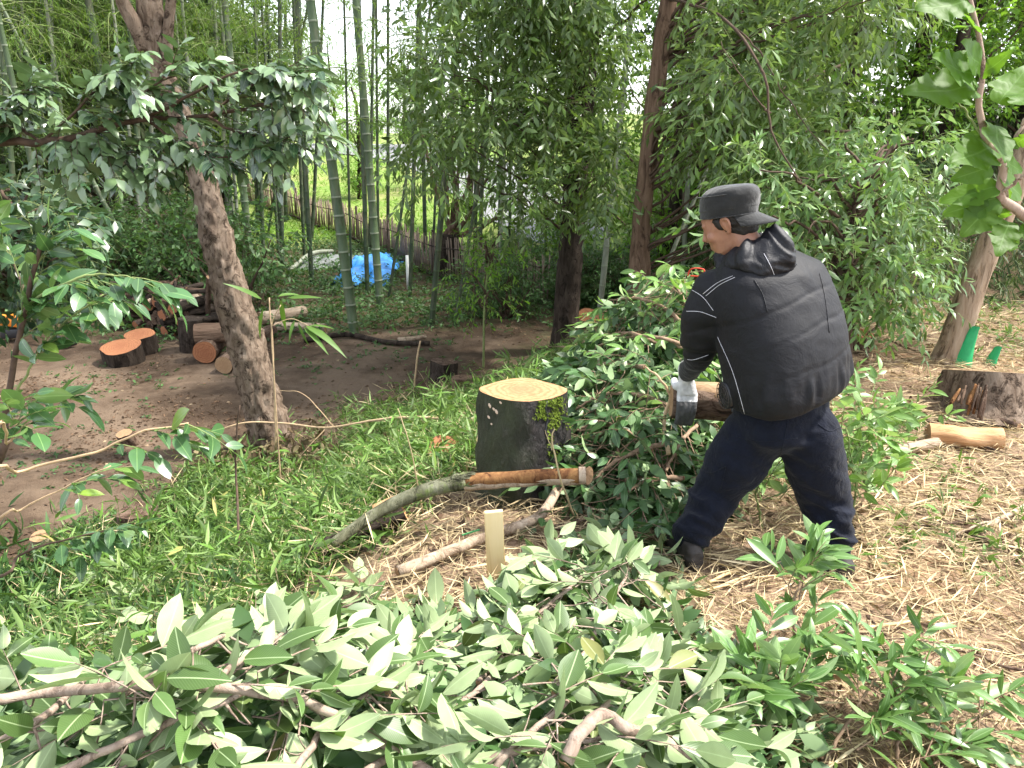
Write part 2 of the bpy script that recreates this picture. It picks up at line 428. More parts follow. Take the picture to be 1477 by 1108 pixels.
# ------------------------------------------------------------------ mesh helpers
def mesh_np(name, V, T, mats, smooth=False, mi=None, uv=None):
    V = np.asarray(V, np.float32); T = np.asarray(T, np.int32)
    me = bpy.data.meshes.new(name)
    me.vertices.add(len(V)); me.vertices.foreach_set('co', V.ravel())
    me.loops.add(T.size); me.loops.foreach_set('vertex_index', T.ravel())
    me.polygons.add(len(T))
    k = T.shape[1]
    me.polygons.foreach_set('loop_start', np.arange(0, T.size, k, dtype=np.int32))
    if mi is not None: me.polygons.foreach_set('material_index', np.asarray(mi, np.int32))
    if smooth: me.polygons.foreach_set('use_smooth', np.ones(len(T), bool))
    if uv is not None:
        l = me.uv_layers.new(name='UVMap')
        l.data.foreach_set('uv', np.asarray(uv, np.float32)[T.ravel()].ravel())
    for m in (mats if isinstance(mats, (list, tuple)) else [mats]):
        me.materials.append(M[m] if isinstance(m, str) else m)
    me.update(calc_edges=True)
    return me

class MB:
    def __init__(self):
        self.V, self.T, self.I, self.n = [], [], [], 0
    def add(self, V, T, mi=0):
        V = np.asarray(V, float); T = np.asarray(T, int)
        self.V.append(V); self.T.append(T + self.n); self.I.append(np.full(len(T), mi)); self.n += len(V)
        return self
    def mesh(self, name, mats, smooth=True, off=None):
        V = np.concatenate(self.V)
        if off is not None: V = V - np.asarray(off)
        return mesh_np(name, V, np.concatenate(self.T), mats, smooth, np.concatenate(self.I))
    def build(self, name, mats, parent=None, smooth=True, loc=None):
        off = loc if loc is not None else (parent.location if parent is not None else None)
        o = bpy.data.objects.new(name, self.mesh(name, mats, smooth, off))
        if parent is None and loc is not None: o.location = loc
        COL.objects.link(o); o.parent = parent
        return o

def tag(o, label=None, cat=None, group=None, kind=None):
    if label: o['label'] = label
    if cat: o['category'] = cat
    if group: o['group'] = group
    if kind: o['kind'] = kind
    return o

def thing(name, loc, label, cat, group=None):
    o = bpy.data.objects.new(name, None)
    o.location = loc; o.empty_display_size = 0.1
    COL.objects.link(o)
    return tag(o, label, cat, group)

def spline(pts, n):
    """Catmull-Rom through pts, n samples; works for any number of columns"""
    P = np.array([list(p) for p in pts], float)
    if len(P) == 2:
        return P[0] + (P[1] - P[0]) * np.linspace(0, 1, n)[:, None]
    Q = np.vstack([2 * P[0] - P[1], P, 2 * P[-1] - P[-2]])
    u = np.linspace(0, len(P) - 1, n); i = np.minimum(u.astype(int), len(P) - 2); f = (u - i)[:, None]
    a, b, c, d = Q[i], Q[i+1], Q[i+2], Q[i+3]
    return 0.5 * (2*b + (c-a)*f + (2*a-5*b+4*c-d)*f**2 + (3*b-a-3*c+d)*f**3)

def tube(path, rad, sides=8, caps=True, rough=0.0, freq=6.0, seed=0.0, furrow=0.0):
    P = np.asarray(path, float); n = len(P)
    rad = np.broadcast_to(np.asarray(rad, float), (n,))
    Tn = np.gradient(P, axis=0); Tn /= np.linalg.norm(Tn, axis=1)[:, None] + 1e-9
    u = np.cross(Tn[0], [0.31, 0.12, 0.94])
    if np.linalg.norm(u) < 0.1: u = np.cross(Tn[0], [1, 0, 0])
    u /= np.linalg.norm(u)
    U = np.zeros_like(P)
    for i in range(n):
        u = u - Tn[i] * u.dot(Tn[i]); u /= np.linalg.norm(u); U[i] = u
    W = np.cross(Tn, U)
    a = np.linspace(0, 2 * math.pi, sides, endpoint=False)
    ca, sa = np.cos(a)[None, :, None], np.sin(a)[None, :, None]
    r = np.repeat(rad[:, None], sides, 1)
    if rough or furrow:
        s = np.concatenate([[0], np.cumsum(np.linalg.norm(np.diff(P, axis=0), axis=1))])[:, None]
        cx, sx = np.cos(a)[None, :], np.sin(a)[None, :]
        rm = rad.mean()
        nz = vnoise(cx * 1.5 + seed, sx * 1.5, s * freq * 0.35)
        nz2 = vnoise(cx * 6 + seed, sx * 6 + 3, s * freq)
        r = r * (1 + rough * nz + furrow * nz2)
    V = P[:, None, :] + (U[:, None, :] * ca + W[:, None, :] * sa) * r[:, :, None]
    V = V.reshape(-1, 3)
    T = []
    i0 = np.arange(n - 1)[:, None] * sides; j = np.arange(sides)[None, :]; j1 = (j + 1) % sides
    A, B, Cc, D = i0 + j, i0 + j1, i0 + sides + j1, i0 + sides + j
    T = np.concatenate([np.stack([A, B, Cc], -1).reshape(-1, 3), np.stack([A, Cc, D], -1).reshape(-1, 3)])
    if caps:
        V = np.vstack([V, P[0], P[-1]])
        k = n * sides
        jj = np.arange(sides); jn = (jj + 1) % sides
        T = np.vstack([T, np.stack([np.full(sides, k), jn, jj], 1), np.stack([np.full(sides, k + 1), (n-1)*sides + jj, (n-1)*sides + jn], 1)])
    return V, T

def curve_tube(pts, r0, r1, n=None, sides=7, wob=0.0, **kw):
    P = spline(pts, n or max(6, 5 * len(pts)))
    if wob:
        k = np.arange(len(P))
        for c in range(3):
            P[:, c] += wob * vnoise(k * 0.6 + c * 17.3 + random.random() * 50, c * 3.1)
    return tube(P, np.linspace(r0, r1, len(P)), sides, **kw)

def box(sx, sy, sz, c=(0, 0, 0), bev=0.0):
    s = np.array([[x, y, z] for x in (-1, 1) for y in (-1, 1) for z in (-1, 1)], float) * [sx/2, sy/2, sz/2] + np.asarray(c)
    Q = [(0,1,3,2), (4,6,7,5), (0,4,5,1), (2,3,7,6), (0,2,6,4), (1,5,7,3)]
    T = [t for q in Q for t in ((q[0], q[1], q[2]), (q[0], q[2], q[3]))]
    return s, np.array(T)

def disc(path_end, normal, r, sides=20, rough=0.05):
    pass

# ------------------------------------------------------------------ leaves
def leaf_tpl(w=0.36, nseg=4, fold=0.2, curl=0.15, peak=0.45, twist=0.0):
    """one leaf of length 1 along +X, faces up +Z: verts, triangles, uv"""
    ts = np.linspace(0, 1, nseg + 1)
    V = [(0, 0, 0)]; UV = [(0, 0)]
    for t in ts[1:-1]:
        s = t ** (math.log(0.5) / math.log(peak))
        hw = w / 2 * math.sin(math.pi * s) ** 0.85
        z = -curl * t * t
        V += [(t, -hw, z + fold * hw + twist * t * hw), (t, 0, z), (t, hw, z + fold * hw - twist * t * hw)]
        UV += [(t, -hw / w * 2), (t, 0), (t, hw / w * 2)]
    V.append((1, 0, -curl)); UV.append((1, 0))
    T = [(0, 1, 2), (0, 2, 3)]
    k = nseg - 1
    for i in range(k - 1):
        a = 1 + 3 * i; b = a + 3
        T += [(a, b, b+1), (a, b+1, a+1), (a+1, b+1, b+2), (a+1, b+2, a+2)]
    a = 1 + 3 * (k - 1); e = len(V) - 1
    T += [(a, e, a+1), (a+1, e, a+2)]
    return np.array(V, float), np.array(T), np.array(UV, float)

def nrm(a):
    return a / (np.linalg.norm(a, axis=-1, keepdims=True) + 1e-9)

def bases(D, N):
    X = nrm(D); Y = nrm(np.cross(N, X)); Z = np.cross(X, Y)
    return X, Y, Z

def leaves_geo(P, D, N, S, tpls):
    """joined leaf geometry"""
    V, T, k = [], [], 0
    which = rng.integers(0, len(tpls), len(P))
    X, Y, Z = bases(D, N)
    for i, (tv, tt, _) in enumerate(tpls):
        m = which == i
        if not m.any(): continue
        s = S[m][:, None, None]
        v = P[m][:, None, :] + s * (X[m][:, None, :] * tv[None, :, :1] + Y[m][:, None, :] * tv[None, :, 1:2] + Z[m][:, None, :] * tv[None, :, 2:3])
        c = m.sum()
        V.append(v.reshape(-1, 3)); T.append((tt[None] + (np.arange(c) * len(tv))[:, None, None]).reshape(-1, 3) + k)
        k += c * len(tv)
    return np.concatenate(V), np.concatenate(T)

def leaf_meshes(name, mat, specs):
    out = []
    for s in specs:
        v, t, uv = leaf_tpl(**s)
        out.append(mesh_np(name, v, t, mat, True, uv=uv))
    return out

def leaf_objects(parent, P, D, N, S, meshes, name='leaf'):
    X, Y, Z = bases(D, N)
    off = np.array(parent.location)
    for p, x, y, z, s in zip(P - off, X, Y, Z, S):
        o = bpy.data.objects.new(name, random.choice(meshes))
        o.parent = parent
        o.matrix_basis = Matrix(((x[0]*s, y[0]*s, z[0]*s, p[0]), (x[1]*s, y[1]*s, z[1]*s, p[1]), (x[2]*s, y[2]*s, z[2]*s, p[2]), (0, 0, 0, 1)))
        COL.objects.link(o)

def sprays(B, D, L, n, size, droop=0.3, ang=50, up=1.0, jit=0.35, flip=0.0, hang=0.25, whorl=0.0, m=5):
    """K leafy twigs: returns leaf P, D, N, S and twig polylines (K, m, 3)"""
    B = np.asarray(B, float); D = nrm(np.asarray(D, float)); K = len(B)
    L = np.broadcast_to(np.asarray(L, float), (K,))
    t = np.linspace(0.12, 1.0, n)[None, :] ** (1 - whorl * 0.6)
    t = np.clip(t + rng.normal(0, 0.03, (K, n)), 0.03, 1)
    g = np.array([0, 0, -1.0])
    Lk = L[:, None, None]
    P = B[:, None, :] + Lk * (D[:, None, :] * t[..., None] + g * droop * (t ** 2)[..., None])
    tan = nrm(D[:, None, :] + g * (2 * droop * t)[..., None])
    upv = np.array([0, 0, 1.0])
    side = np.cross(tan, upv); side = nrm(side + 1e-4)
    nup = np.cross(side, tan)
    sg = np.where(np.arange(n) % 2 == 0, 1.0, -1.0)[None, :, None]
    A = np.radians(ang) * rng.uniform(0.55, 1.25, (K, n))[..., None]
    A[:, -1] *= 0.2
    roll = rng.normal(0, jit * 1.6, (K, n))[..., None]
    lat = side * np.cos(roll) * sg + nup * np.sin(roll)
    LD = nrm(tan * np.cos(A) + lat * np.sin(A) + g * hang + rng.normal(0, jit * 0.4, (K, n, 3)))
    NN = nrm(nup * up + rng.normal(0, jit, (K, n, 3)))
    if flip:
        f = rng.random((K, n, 1)) < flip
        NN = np.where(f, -NN, NN)
    S = size * rng.uniform(0.55, 1.2, (K, n)) * (0.75 + 0.25 * np.sin(np.pi * t))
    s = np.linspace(0, 1, m)[None, :, None]
    TW = B[:, None, :] + Lk * (D[:, None, :] * s + g * droop * s ** 2)
    return P.reshape(-1, 3), LD.reshape(-1, 3), NN.reshape(-1, 3), S.ravel(), TW

def twigs_geo(TW, r):
    """thin three-sided twigs along polylines (K, m, 3)"""
    K, m, _ = TW.shape
    d = nrm(TW[:, -1] - TW[:, 0])
    u = nrm(np.cross(d, [0.3, 0.1, 0.95]) + 1e-5); w = np.cross(d, u)
    a = np.array([0, 2.094, 4.189])
    ring = u[:, None, :] * np.cos(a)[None, :, None] + w[:, None, :] * np.sin(a)[None, :, None]
    rr = (np.linspace(1, 0.35, m) * 1.0)[None, :, None, None] * np.broadcast_to(np.asarray(r, float), (K,))[:, None, None, None]
    V = (TW[:, :, None, :] + ring[:, None] * rr).reshape(-1, 3)
    i0 = (np.arange(K)[:, None, None] * m * 3) + (np.arange(m - 1)[None, :, None] * 3)
    j = np.arange(3)[None, None, :]; j1 = (j + 1) % 3
    A, B, C2, D2 = i0 + j, i0 + j1, i0 + 3 + j1, i0 + 3 + j
    T = np.concatenate([np.stack([A, B, C2], -1).reshape(-1, 3), np.stack([A, C2, D2], -1).reshape(-1, 3)])
    return V, T

def rand_dirs(n, zmin=-1.0, zmax=1.0):
    z = rng.uniform(zmin, zmax, n); a = rng.uniform(0, 2 * math.pi, n); r = np.sqrt(np.clip(1 - z*z, 0, 1))
    return np.stack([r * np.cos(a), r * np.sin(a), z], 1)

LANCE2 = [leaf_tpl(0.26, 2, 0.25, 0.2), leaf_tpl(0.3, 2, 0.15, 0.3), leaf_tpl(0.22, 2, 0.3, 0.1)]
LANCE3 = [leaf_tpl(0.28, 3, 0.25, 0.25), leaf_tpl(0.32, 3, 0.15, 0.35), leaf_tpl(0.25, 3, 0.3, 0.15)]
OVAL2 = [leaf_tpl(0.45, 2, 0.2, 0.15), leaf_tpl(0.5, 2, 0.1, 0.25)]
OVAL3 = [leaf_tpl(0.42, 3, 0.2, 0.2), leaf_tpl(0.5, 3, 0.1, 0.25)]
BLADE2 = [leaf_tpl(0.12, 2, 0.2, 0.3, 0.35), leaf_tpl(0.1, 2, 0.1, 0.5, 0.35), leaf_tpl(0.15, 2, 0.25, 0.15, 0.35)]
BLADE3 = [leaf_tpl(0.13, 3, 0.25, 0.35, 0.35), leaf_tpl(0.1, 3, 0.2, 0.6, 0.35), leaf_tpl(0.16, 3, 0.3, 0.2, 0.35)]
STRAW2 = [leaf_tpl(0.035, 2, 0.1, 0.06), leaf_tpl(0.025, 2, 0.1, -0.06), leaf_tpl(0.05, 2, 0.3, 0.03)]

# ------------------------------------------------------------------ the ground
def axis(lo, hi, step, far, g=1.16):
    a = list(np.arange(lo, hi + 1e-6, step))
    s, x = step, hi
    while x < far:
        s = min(s * g, 60); x += s; a.append(x)
    return a
xr = axis(0, 8, 0.09, 900); xs = np.array([-v for v in xr[:0:-1]] + xr)
yr = axis(0, 12, 0.09, 1500); yb = axis(0, 3, 0.3, 60)
ys = np.array([-v for v in yb[:0:-1]] + yr)
GX, GY = np.meshgrid(xs, ys)
GZ = H(GX, GY)
nx, ny = len(xs), len(ys)
gi = (np.arange(ny - 1)[:, None] * nx + np.arange(nx - 1)[None, :])
gq = np.stack([gi, gi + 1, gi + nx + 1, gi + nx], -1).reshape(-1, 4)
ground_me = mesh_np('ground', np.stack([GX, GY, GZ], -1).reshape(-1, 3), gq, 'ground', True)

def edge_d(x, y):
    return (x + 0.85) * -0.889 + (y - 2.0) * 0.457
def zone_dirt(x, y):
    nz = 0.35 * vnoise(np.asarray(x) * 0.8, np.asarray(y) * 0.8, 7.7) + 0.2 * vnoise(np.asarray(x) * 2.6, np.asarray(y) * 2.6, 1.7)
    return sstep(2.3, 3.1, edge_d(x, y) + nz) * sstep(11.2, 10.2, y + 1.5 * nz) * sstep(-13, -10, x)
def zone_straw(x, y):
    nz = 0.4 * vnoise(np.asarray(x) * 0.9, np.asarray(y) * 0.9, 2.7)
    return sstep(0.5, -0.2, edge_d(x, y) + nz) * sstep(8.6, 7.4, y + nz)
def zone_lawn(x, y):
    return sstep(18.5, 20.5, np.asarray(y) + 1.0 * vnoise(np.asarray(x) * 0.5, np.asarray(y) * 0.5)) * sstep(14, 6, x) * sstep(-0.42, -0.36, np.asarray(x) / np.maximum(np.asarray(y), 1.0))
zc = np.zeros((nx * ny, 4), np.float32); zc[:, 3] = 1
zc[:, 0] = zone_dirt(GX, GY).ravel(); zc[:, 1] = zone_straw(GX, GY).ravel(); zc[:, 2] = zone_lawn(GX, GY).ravel()
ca = ground_me.color_attributes.new('zone', 'FLOAT_COLOR', 'POINT')
ca.data.foreach_set('color', zc.ravel())
ground = bpy.data.objects.new('ground', ground_me)
COL.objects.link(ground); tag(ground, kind='structure')

# the pale path beyond the lawn
pl = spline([gp(835, 350), gp(765, 308), gp(705, 262), gp(620, 226), gp(480, 211), gp(300, 208)], 60)
pw = np.linspace(2.2, 7.0, 60)
tn = np.gradient(pl, axis=0); sdv = nrm(np.stack([tn[:, 1], -tn[:, 0], np.zeros(60)], 1))
PV = []
for k in np.linspace(-1, 1, 9):
    q = pl + sdv * (pw * k * 0.5)[:, None]; q[:, 2] = H(q[:, 0], q[:, 1]) + 0.05
    PV.append(q)
PV = np.stack(PV, 1).reshape(-1, 3)
pi_ = np.arange(59)[:, None] * 9 + np.arange(8)[None, :]
path_me = mesh_np('path', PV, np.stack([pi_, pi_ + 1, pi_ + 10, pi_ + 9], -1).reshape(-1, 4), 'asphalt', True)
path_o = bpy.data.objects.new('path', path_me); COL.objects.link(path_o); tag(path_o, kind='structure')

# ------------------------------------------------------------------ bamboo grove
def bamboo_foliage(seed, h0, h1, nb):
    st = np.random.default_rng(seed)
    mb = MB(); BP, BD = [], []
    for k in range(nb):
        h = h0 + (h1 - h0) * (k + st.random()) / nb
        a = st.uniform(0, 6.283); L = st.uniform(0.9, 1.9) * (1.0 - 0.45 * (h - h0) / (h1 - h0))
        d = np.array([math.cos(a), math.sin(a), st.uniform(0.1, 0.6)])
        s = np.linspace(0, 1, 7)[:, None]
        Pth = np.array([0, 0, h]) + d * L * s + np.array([0, 0, -0.75]) * L * s ** 2.2
        mb.add(*tube(Pth, np.linspace(0.009, 0.003, 7), 4, False), 1)
        for q in range(10):
            u = st.uniform(0.2, 1.0)
            p = np.array([0, 0, h]) + d * L * u + np.array([0, 0, -0.75]) * L * u ** 2.2
            BP.append(p); b = st.uniform(0, 6.283)
            BD.append([math.cos(b) + d[0] * 0.9, math.sin(b) + d[1] * 0.9, st.uniform(-0.5, 0.25)])
    P, D, N, S, TW = sprays(BP, BD, 0.34, 9, 0.13, 0.5, 45, 1.0, 0.5, 0.3, 0.4)
    mb.add(*leaves_geo(P, D, N, S, BLADE2), 0)
    mb.add(*twigs_geo(TW, 0.002), 1)
    return mb.mesh('foliage', ['bamboo_leaf', 'twig_green'], False)
BF = [bamboo_foliage(3, 2.9, 10, 34), bamboo_foliage(4, 3.3, 10.5, 32), bamboo_foliage(5, 3.9, 10.5, 30), bamboo_foliage(6, 2.3, 9, 38)]

def culm_mesh(length, r, step, bow, mats):
    zs, rs, ring = [], [], []
    z = 0.0; k = 0
    while z < length:
        tap = 1 - 0.55 * (z / length) ** 1.5
        for dz, f, isr in ((0.0, 1.0, 1), (0.012, 1.1, 1), (0.024, 1.0, 0), (step - 0.02, 0.985, 0)):
            zs.append(z + dz); rs.append(r * tap * f); ring.append(isr)
        z += step; k += 1
    zs = np.array(zs); P = np.stack([bow[0] * (zs / length) ** 2, bow[1] * (zs / length) ** 2, zs], 1)
    V, T = tube(P, rs, 10, False)
    n = len(zs); seg = np.repeat(np.array(ring[:-1]), 10)
    return mesh_np('culm', V, T, mats, True, np.concatenate([seg, seg]))

BLAB = {
    'thick': 'thick green bamboo stalk with pale node rings in the grove',
    'dark': 'slim dark green bamboo stalk standing before the bright lawn',
    'thin': 'thin pale bamboo stalk deep in the shaded grove',
    'lean': 'slanting bamboo stalk crossing the upright stalks of the grove',
    'pale': 'grey green bamboo stalk among the evergreen oak leaves',
}
BGRP = {'thick': 'thick green bamboo', 'dark': 'slim dark bamboo by the lawn', 'thin': 'thin bamboo in the shade', 'lean': 'slanting bamboo', 'pale': 'bamboo among the oaks'}
BOWN = {0: 'thickest green bamboo stalk with pale rings, at the edge of the dirt clearing', 1: 'thick green bamboo stalk rising in front of the blue tarpaulin', 9: 'thick green bamboo stalk rising behind the firewood stack',
        13: 'thick green bamboo stalk just behind the leaning trunk', 8: 'grey green bamboo stalk between the fence and the dark oak', 39: 'grey slanting bamboo stalk behind the red brown oak trunk'}
def bamboo(bx, by, tx, ty, w, kind, Y=None, fol=None, height=None, label=None):
    if Y is None:
        b = gp(bx, by)
    else:
        b = at(bx, by, Y); b.z = hz(b.x, b.y)
        q = at(bx, by, Y)
        # keep the line through the two pixels: extend the stalk down to the ground
        t2 = at(tx, ty, Y); dr = (t2 - q)
        if abs(dr.z) > 1e-3:
            s = (b.z - q.z) / dr.z
            b = q + dr * s; b.z = hz(b.x, b.y)
    t = at(tx, ty, b.y + random.uniform(-0.3, 0.3))
    ax = (t - b).normalized()
    r = px_size(w * .86, b) / 2
    hgt = height or random.uniform(9, 11.5)
    root = thing('bamboo', b - Vector((0, 0, 0.05)), label or BLAB[kind], 'bamboo', BGRP[kind])
    rot = ax.to_track_quat('Z', 'Y').to_matrix().to_4x4()
    mats = {'thick': ['culm', 'node_ring'], 'dark': ['culm_dark', 'culm'], 'thin': ['culm_grey', 'culm'], 'lean': ['culm', 'node_ring'], 'pale': ['culm_grey', 'node_ring']}[kind]
    c = bpy.data.objects.new('culm', culm_mesh(hgt, r, random.uniform(0.24, 0.34), (random.uniform(-.15, .15), random.uniform(-.15, .15)), mats))
    c.parent = root; c.matrix_basis = rot; COL.objects.link(c)
    if fol == -1: return
    f = bpy.data.objects.new('foliage', BF[fol if fol is not None else random.randrange(4)])
    f.parent = root; f.matrix_basis = rot @ Matrix.Rotation(random.uniform(0, 6.28), 4, 'Z') @ Matrix.Scale(random.uniform(0.9, 1.1), 4)
    f['kind'] = 'stuff'; COL.objects.link(f)

BAM = [
    (512, 485, 447, 0, 17, 'thick', None), (549, 445, 513, 0, 13, 'thick', None), (530, 425, 517, 0, 8, 'dark', None),
    (622, 470, 662, 0, 10, 'dark', None), (591, 430, 603, 50, 7, 'dark', None), (560, 430, 600, 160, 5, 'dark', None),
    (655, 470, 692, 250, 6, 'dark', None), (693, 410, 695, 240, 5, 'dark', None), (720, 420, 726, 220, 6, 'pale', None),
    (190, 400, 127, 0, 14, 'thick', None), (213, 400, 187, 60, 10, 'thick', None), (229, 385, 205, 0, 7, 'thin', None),
    (265, 365, 235, 0, 8, 'thick', None), (363, 395, 325, 0, 12, 'thick', None), (335, 350, 300, 0, 11, 'thick', None),
    (115, 220, 3, 0, 8, 'lean', 13.5), (60, 300, 0, 40, 9, 'lean', 12.5), (70, 320, 33, 205, 7, 'thin', None),
    (140, 330, 148, 240, 5, 'thin', None), (162, 350, 153, 250, 5, 'thin', None), (116, 335, 93, 250, 5, 'thin', None),
    (56, 300, 56, 0, 5, 'thin', 16), (80, 300, 76, 0, 6, 'thin', 15), (38, 300, 20, 30, 6, 'thin', 17), (24, 330, 2, 40, 9, 'thick', 13),
    (381, 385, 375, 230, 6, 'dark', None), (407, 395, 405, 215, 7, 'dark', None), (450, 410, 437, 195, 8, 'dark', None),
    (449, 350, 460, 160, 6, 'dark', None), (372, 330, 369, 0, 9, 'thick', None), (412, 320, 410, 0, 6, 'dark', None),
    (384, 350, 399, 255, 4, 'lean', None), (440, 330, 432, 0, 6, 'dark', None),
    (300, 340, 283, 0, 6, 'thin', None), (155, 320, 160, 0, 5, 'thin', 18), (182, 320, 178, 0, 5, 'thin', 17), (10, 310, -5, 60, 8, 'thin', 14),
    (880, 300, 894, 165, 10, 'pale', 11), (935, 440, 990, 310, 7, 'pale', 9.5), (990, 300, 1003, 60, 8, 'pale', 12), (690, 380, 705, 60, 6, 'dark', 15),
    (1085, 300, 1110, 60, 9, 'pale', 12), (1185, 230, 1232, 60, 12, 'pale', 11.5), (1260, 300, 1290, 60, 8, 'pale', 13), (745, 400, 757, 60, 7, 'pale', 14),
]
for k in range(34):          # slimmer stalks further back
    px = random.uniform(5, 345) if k < 18 else random.uniform(360, 800); Yk = random.uniform(13.5, 19)
    tilt = (px - 738) / 4600 * 300 + random.gauss(0, 9)
    BAM.append((px, 330, px + tilt, 30, random.uniform(4, 7), 'thin' if k < 18 else 'dark', Yk))
for i, b in enumerate(BAM):
    bamboo(b[0], b[1], b[2], b[3], b[4], b[5], b[6], fol=-1 if i >= len(BAM) - 16 else (2 if 350 < b[0] < 730 and i % 2 else None), label=BOWN.get(i))

# ------------------------------------------------------------------ background trees
def crown_mesh(seed, ncl, rx, ry, z0, z1, per, leaf, tp, size, mats, rc=0.9):
    st = np.random.default_rng(seed)
    BP, BD = [], []
    mb = MB()
    for k in range(ncl):
        d = rand_dirs(1)[0] * st.uniform(0.45, 1.0)
        c = np.array([d[0] * rx, d[1] * ry, (z0 + z1) / 2 + d[2] * (z1 - z0) / 2])
        start = np.array([0, 0, max(z0 * 0.6, c[2] - st.uniform(0.6, 1.6))])
        mb.add(*curve_tube([start, start * 0.4 + c * 0.6 + [0, 0, -0.15], c], 0.035, 0.008, 8, 5, 0.05), 1)
        dd = rand_dirs(per)
        r = rc * st.uniform(0.7, 1.25)
        p = c + dd * r * st.uniform(0.25, 0.95, (per, 1)) * [1, 1, 0.7]
        BP.append(p); BD.append(dd + [0, 0, 0.15] + rng.normal(0, 0.3, (per, 3)))
    P, D, N, S, TW = sprays(np.concatenate(BP), np.concatenate(BD), size * 3.2, leaf, size, 0.3, 52, 1.0, 0.4, 0.15, 0.3)
    mb.add(*leaves_geo(P, D, N, S, tp), 0)
    mb.add(*twigs_geo(TW, 0.003), 1)
    return mb.mesh('crown', mats, False)

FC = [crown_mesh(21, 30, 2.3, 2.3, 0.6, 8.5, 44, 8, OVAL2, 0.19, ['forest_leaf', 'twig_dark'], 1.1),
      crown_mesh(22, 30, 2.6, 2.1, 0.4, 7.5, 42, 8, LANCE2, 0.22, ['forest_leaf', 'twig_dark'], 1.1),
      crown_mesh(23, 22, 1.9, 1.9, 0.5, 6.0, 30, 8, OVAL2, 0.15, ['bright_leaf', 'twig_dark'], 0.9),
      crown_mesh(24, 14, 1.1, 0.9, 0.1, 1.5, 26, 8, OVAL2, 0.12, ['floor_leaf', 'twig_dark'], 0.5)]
def bush(x, y, s, label, group):
    z = hz(x, y); root = thing('understory_bush', (x, y, z - .05), label, 'bush', group)
    m = MB()
    for k in range(4): m.add(*curve_tube([(x, y, z - .1), (x + random.uniform(-.3, .3) * s, y + random.uniform(-.3, .3) * s, z + .5 * s), (x + random.uniform(-.6, .6) * s, y + random.uniform(-.6, .6) * s, z + 1.1 * s)], .02, .008, 10, 5, .02))
    m.build('stems', 'twig_dark', root).name = 'stem'
    c = bpy.data.objects.new('crown', FC[3]); c.parent = root; c['kind'] = 'stuff'; c.rotation_euler = (0, 0, random.uniform(0, 6.28)); c.scale = (s, s, s * random.uniform(.8, 1.1)); COL.objects.link(c)
def back_tree(name, x, y, ci, label, group, s=1.0, bark='bark_dark'):
    z = hz(x, y)
    root = thing(name, (x, y, z - 0.05), label, 'tree', group)
    mb = MB()
    mb.add(*curve_tube([(x, y, z - 0.2), (x + .1, y, z + 2.5), (x - .05, y + .1, z + 6.5 * s)], 0.16 * s, 0.03, 20, 9, 0.03, rough=0.1))
    mb.build('trunk', bark, root)
    c = bpy.data.objects.new('crown', FC[ci]); c.parent = root; c['kind'] = 'stuff'
    c.rotation_euler = (0, 0, random.uniform(0, 6.28)); c.scale = (s, s, s); COL.objects.link(c)
for x, y, ci, s in ((-9.5, 19, 0, 1.0), (-12.5, 17.5, 1, 1.0), (-15.5, 20, 0, 1.1), (-12.5, 23, 0, 1.2), (-18, 24, 1, 1.2), (-14.8, 15.5, 0, .9),
                    (-10.3, 14.8, 1, .62), (-8.6, 16.5, 1, .8), (-7.6, 19.5, 0, .9), (-11.3, 12.6, 1, .6), (-9.2, 13.4, 0, .5), (-8.2, 22.5, 0, 1.0), (-13.2, 13.6, 0, .8), (-10.2, 26, 0, 1.1), (-16, 28, 0, 1.4), (-21.5, 27, 0, 1.4), (-24, 21, 1, 1.2), (-19.5, 18, 0, 1.0)):
    back_tree('forest_tree', x, y, ci, 'dark leafy evergreen tree in the shaded wood behind the bamboo', 'dark trees behind the bamboo', s)
for k in range(22):
    y = random.uniform(11.6, 16.5); x = random.uniform(-.95, -.34) * y
    bush(x, y, random.uniform(.6, 1.1), 'low dark green bush among the bamboo stalks', 'bushes under the bamboo')
for k in range(7):
    x, y = random.uniform(-.6, 1.8), random.uniform(11.4, 14.5)
    bush(x, y, random.uniform(.4, .7), 'knee high green bush behind the dark oak trunk and sapling', 'bushes behind the oak')
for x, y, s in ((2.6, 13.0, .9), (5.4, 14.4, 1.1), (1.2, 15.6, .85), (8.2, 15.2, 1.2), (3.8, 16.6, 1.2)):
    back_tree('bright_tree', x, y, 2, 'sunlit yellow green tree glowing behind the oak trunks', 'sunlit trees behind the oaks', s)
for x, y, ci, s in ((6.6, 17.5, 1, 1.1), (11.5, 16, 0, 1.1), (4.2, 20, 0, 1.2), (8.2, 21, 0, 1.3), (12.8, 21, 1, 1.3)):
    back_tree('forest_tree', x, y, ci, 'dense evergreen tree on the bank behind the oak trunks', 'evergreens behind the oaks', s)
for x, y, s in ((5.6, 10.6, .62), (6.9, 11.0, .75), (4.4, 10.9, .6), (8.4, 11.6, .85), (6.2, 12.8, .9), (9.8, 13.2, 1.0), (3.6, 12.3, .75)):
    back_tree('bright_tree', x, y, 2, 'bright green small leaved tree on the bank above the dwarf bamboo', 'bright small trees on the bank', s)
for x, y, s in ((-1.2, 22, .5), (-5.2, 27, .55), (-2.6, 29, .6)):
    back_tree('young_tree', x, y, 2, 'light green young tree growing at the edge of the lawn', 'young trees by the lawn', s)
for x, y, s in ((-13, 38, .7), (-9, 41, .8), (-5.5, 44, .75), (-11, 46, .9), (-2.5, 40, .7), (-16, 47, 1.0), (-6.5, 49, .9)):
    back_tree('lawn_tree', x, y, 2, 'pale green tree standing out on the sunlit lawn', 'trees on the lawn', s)
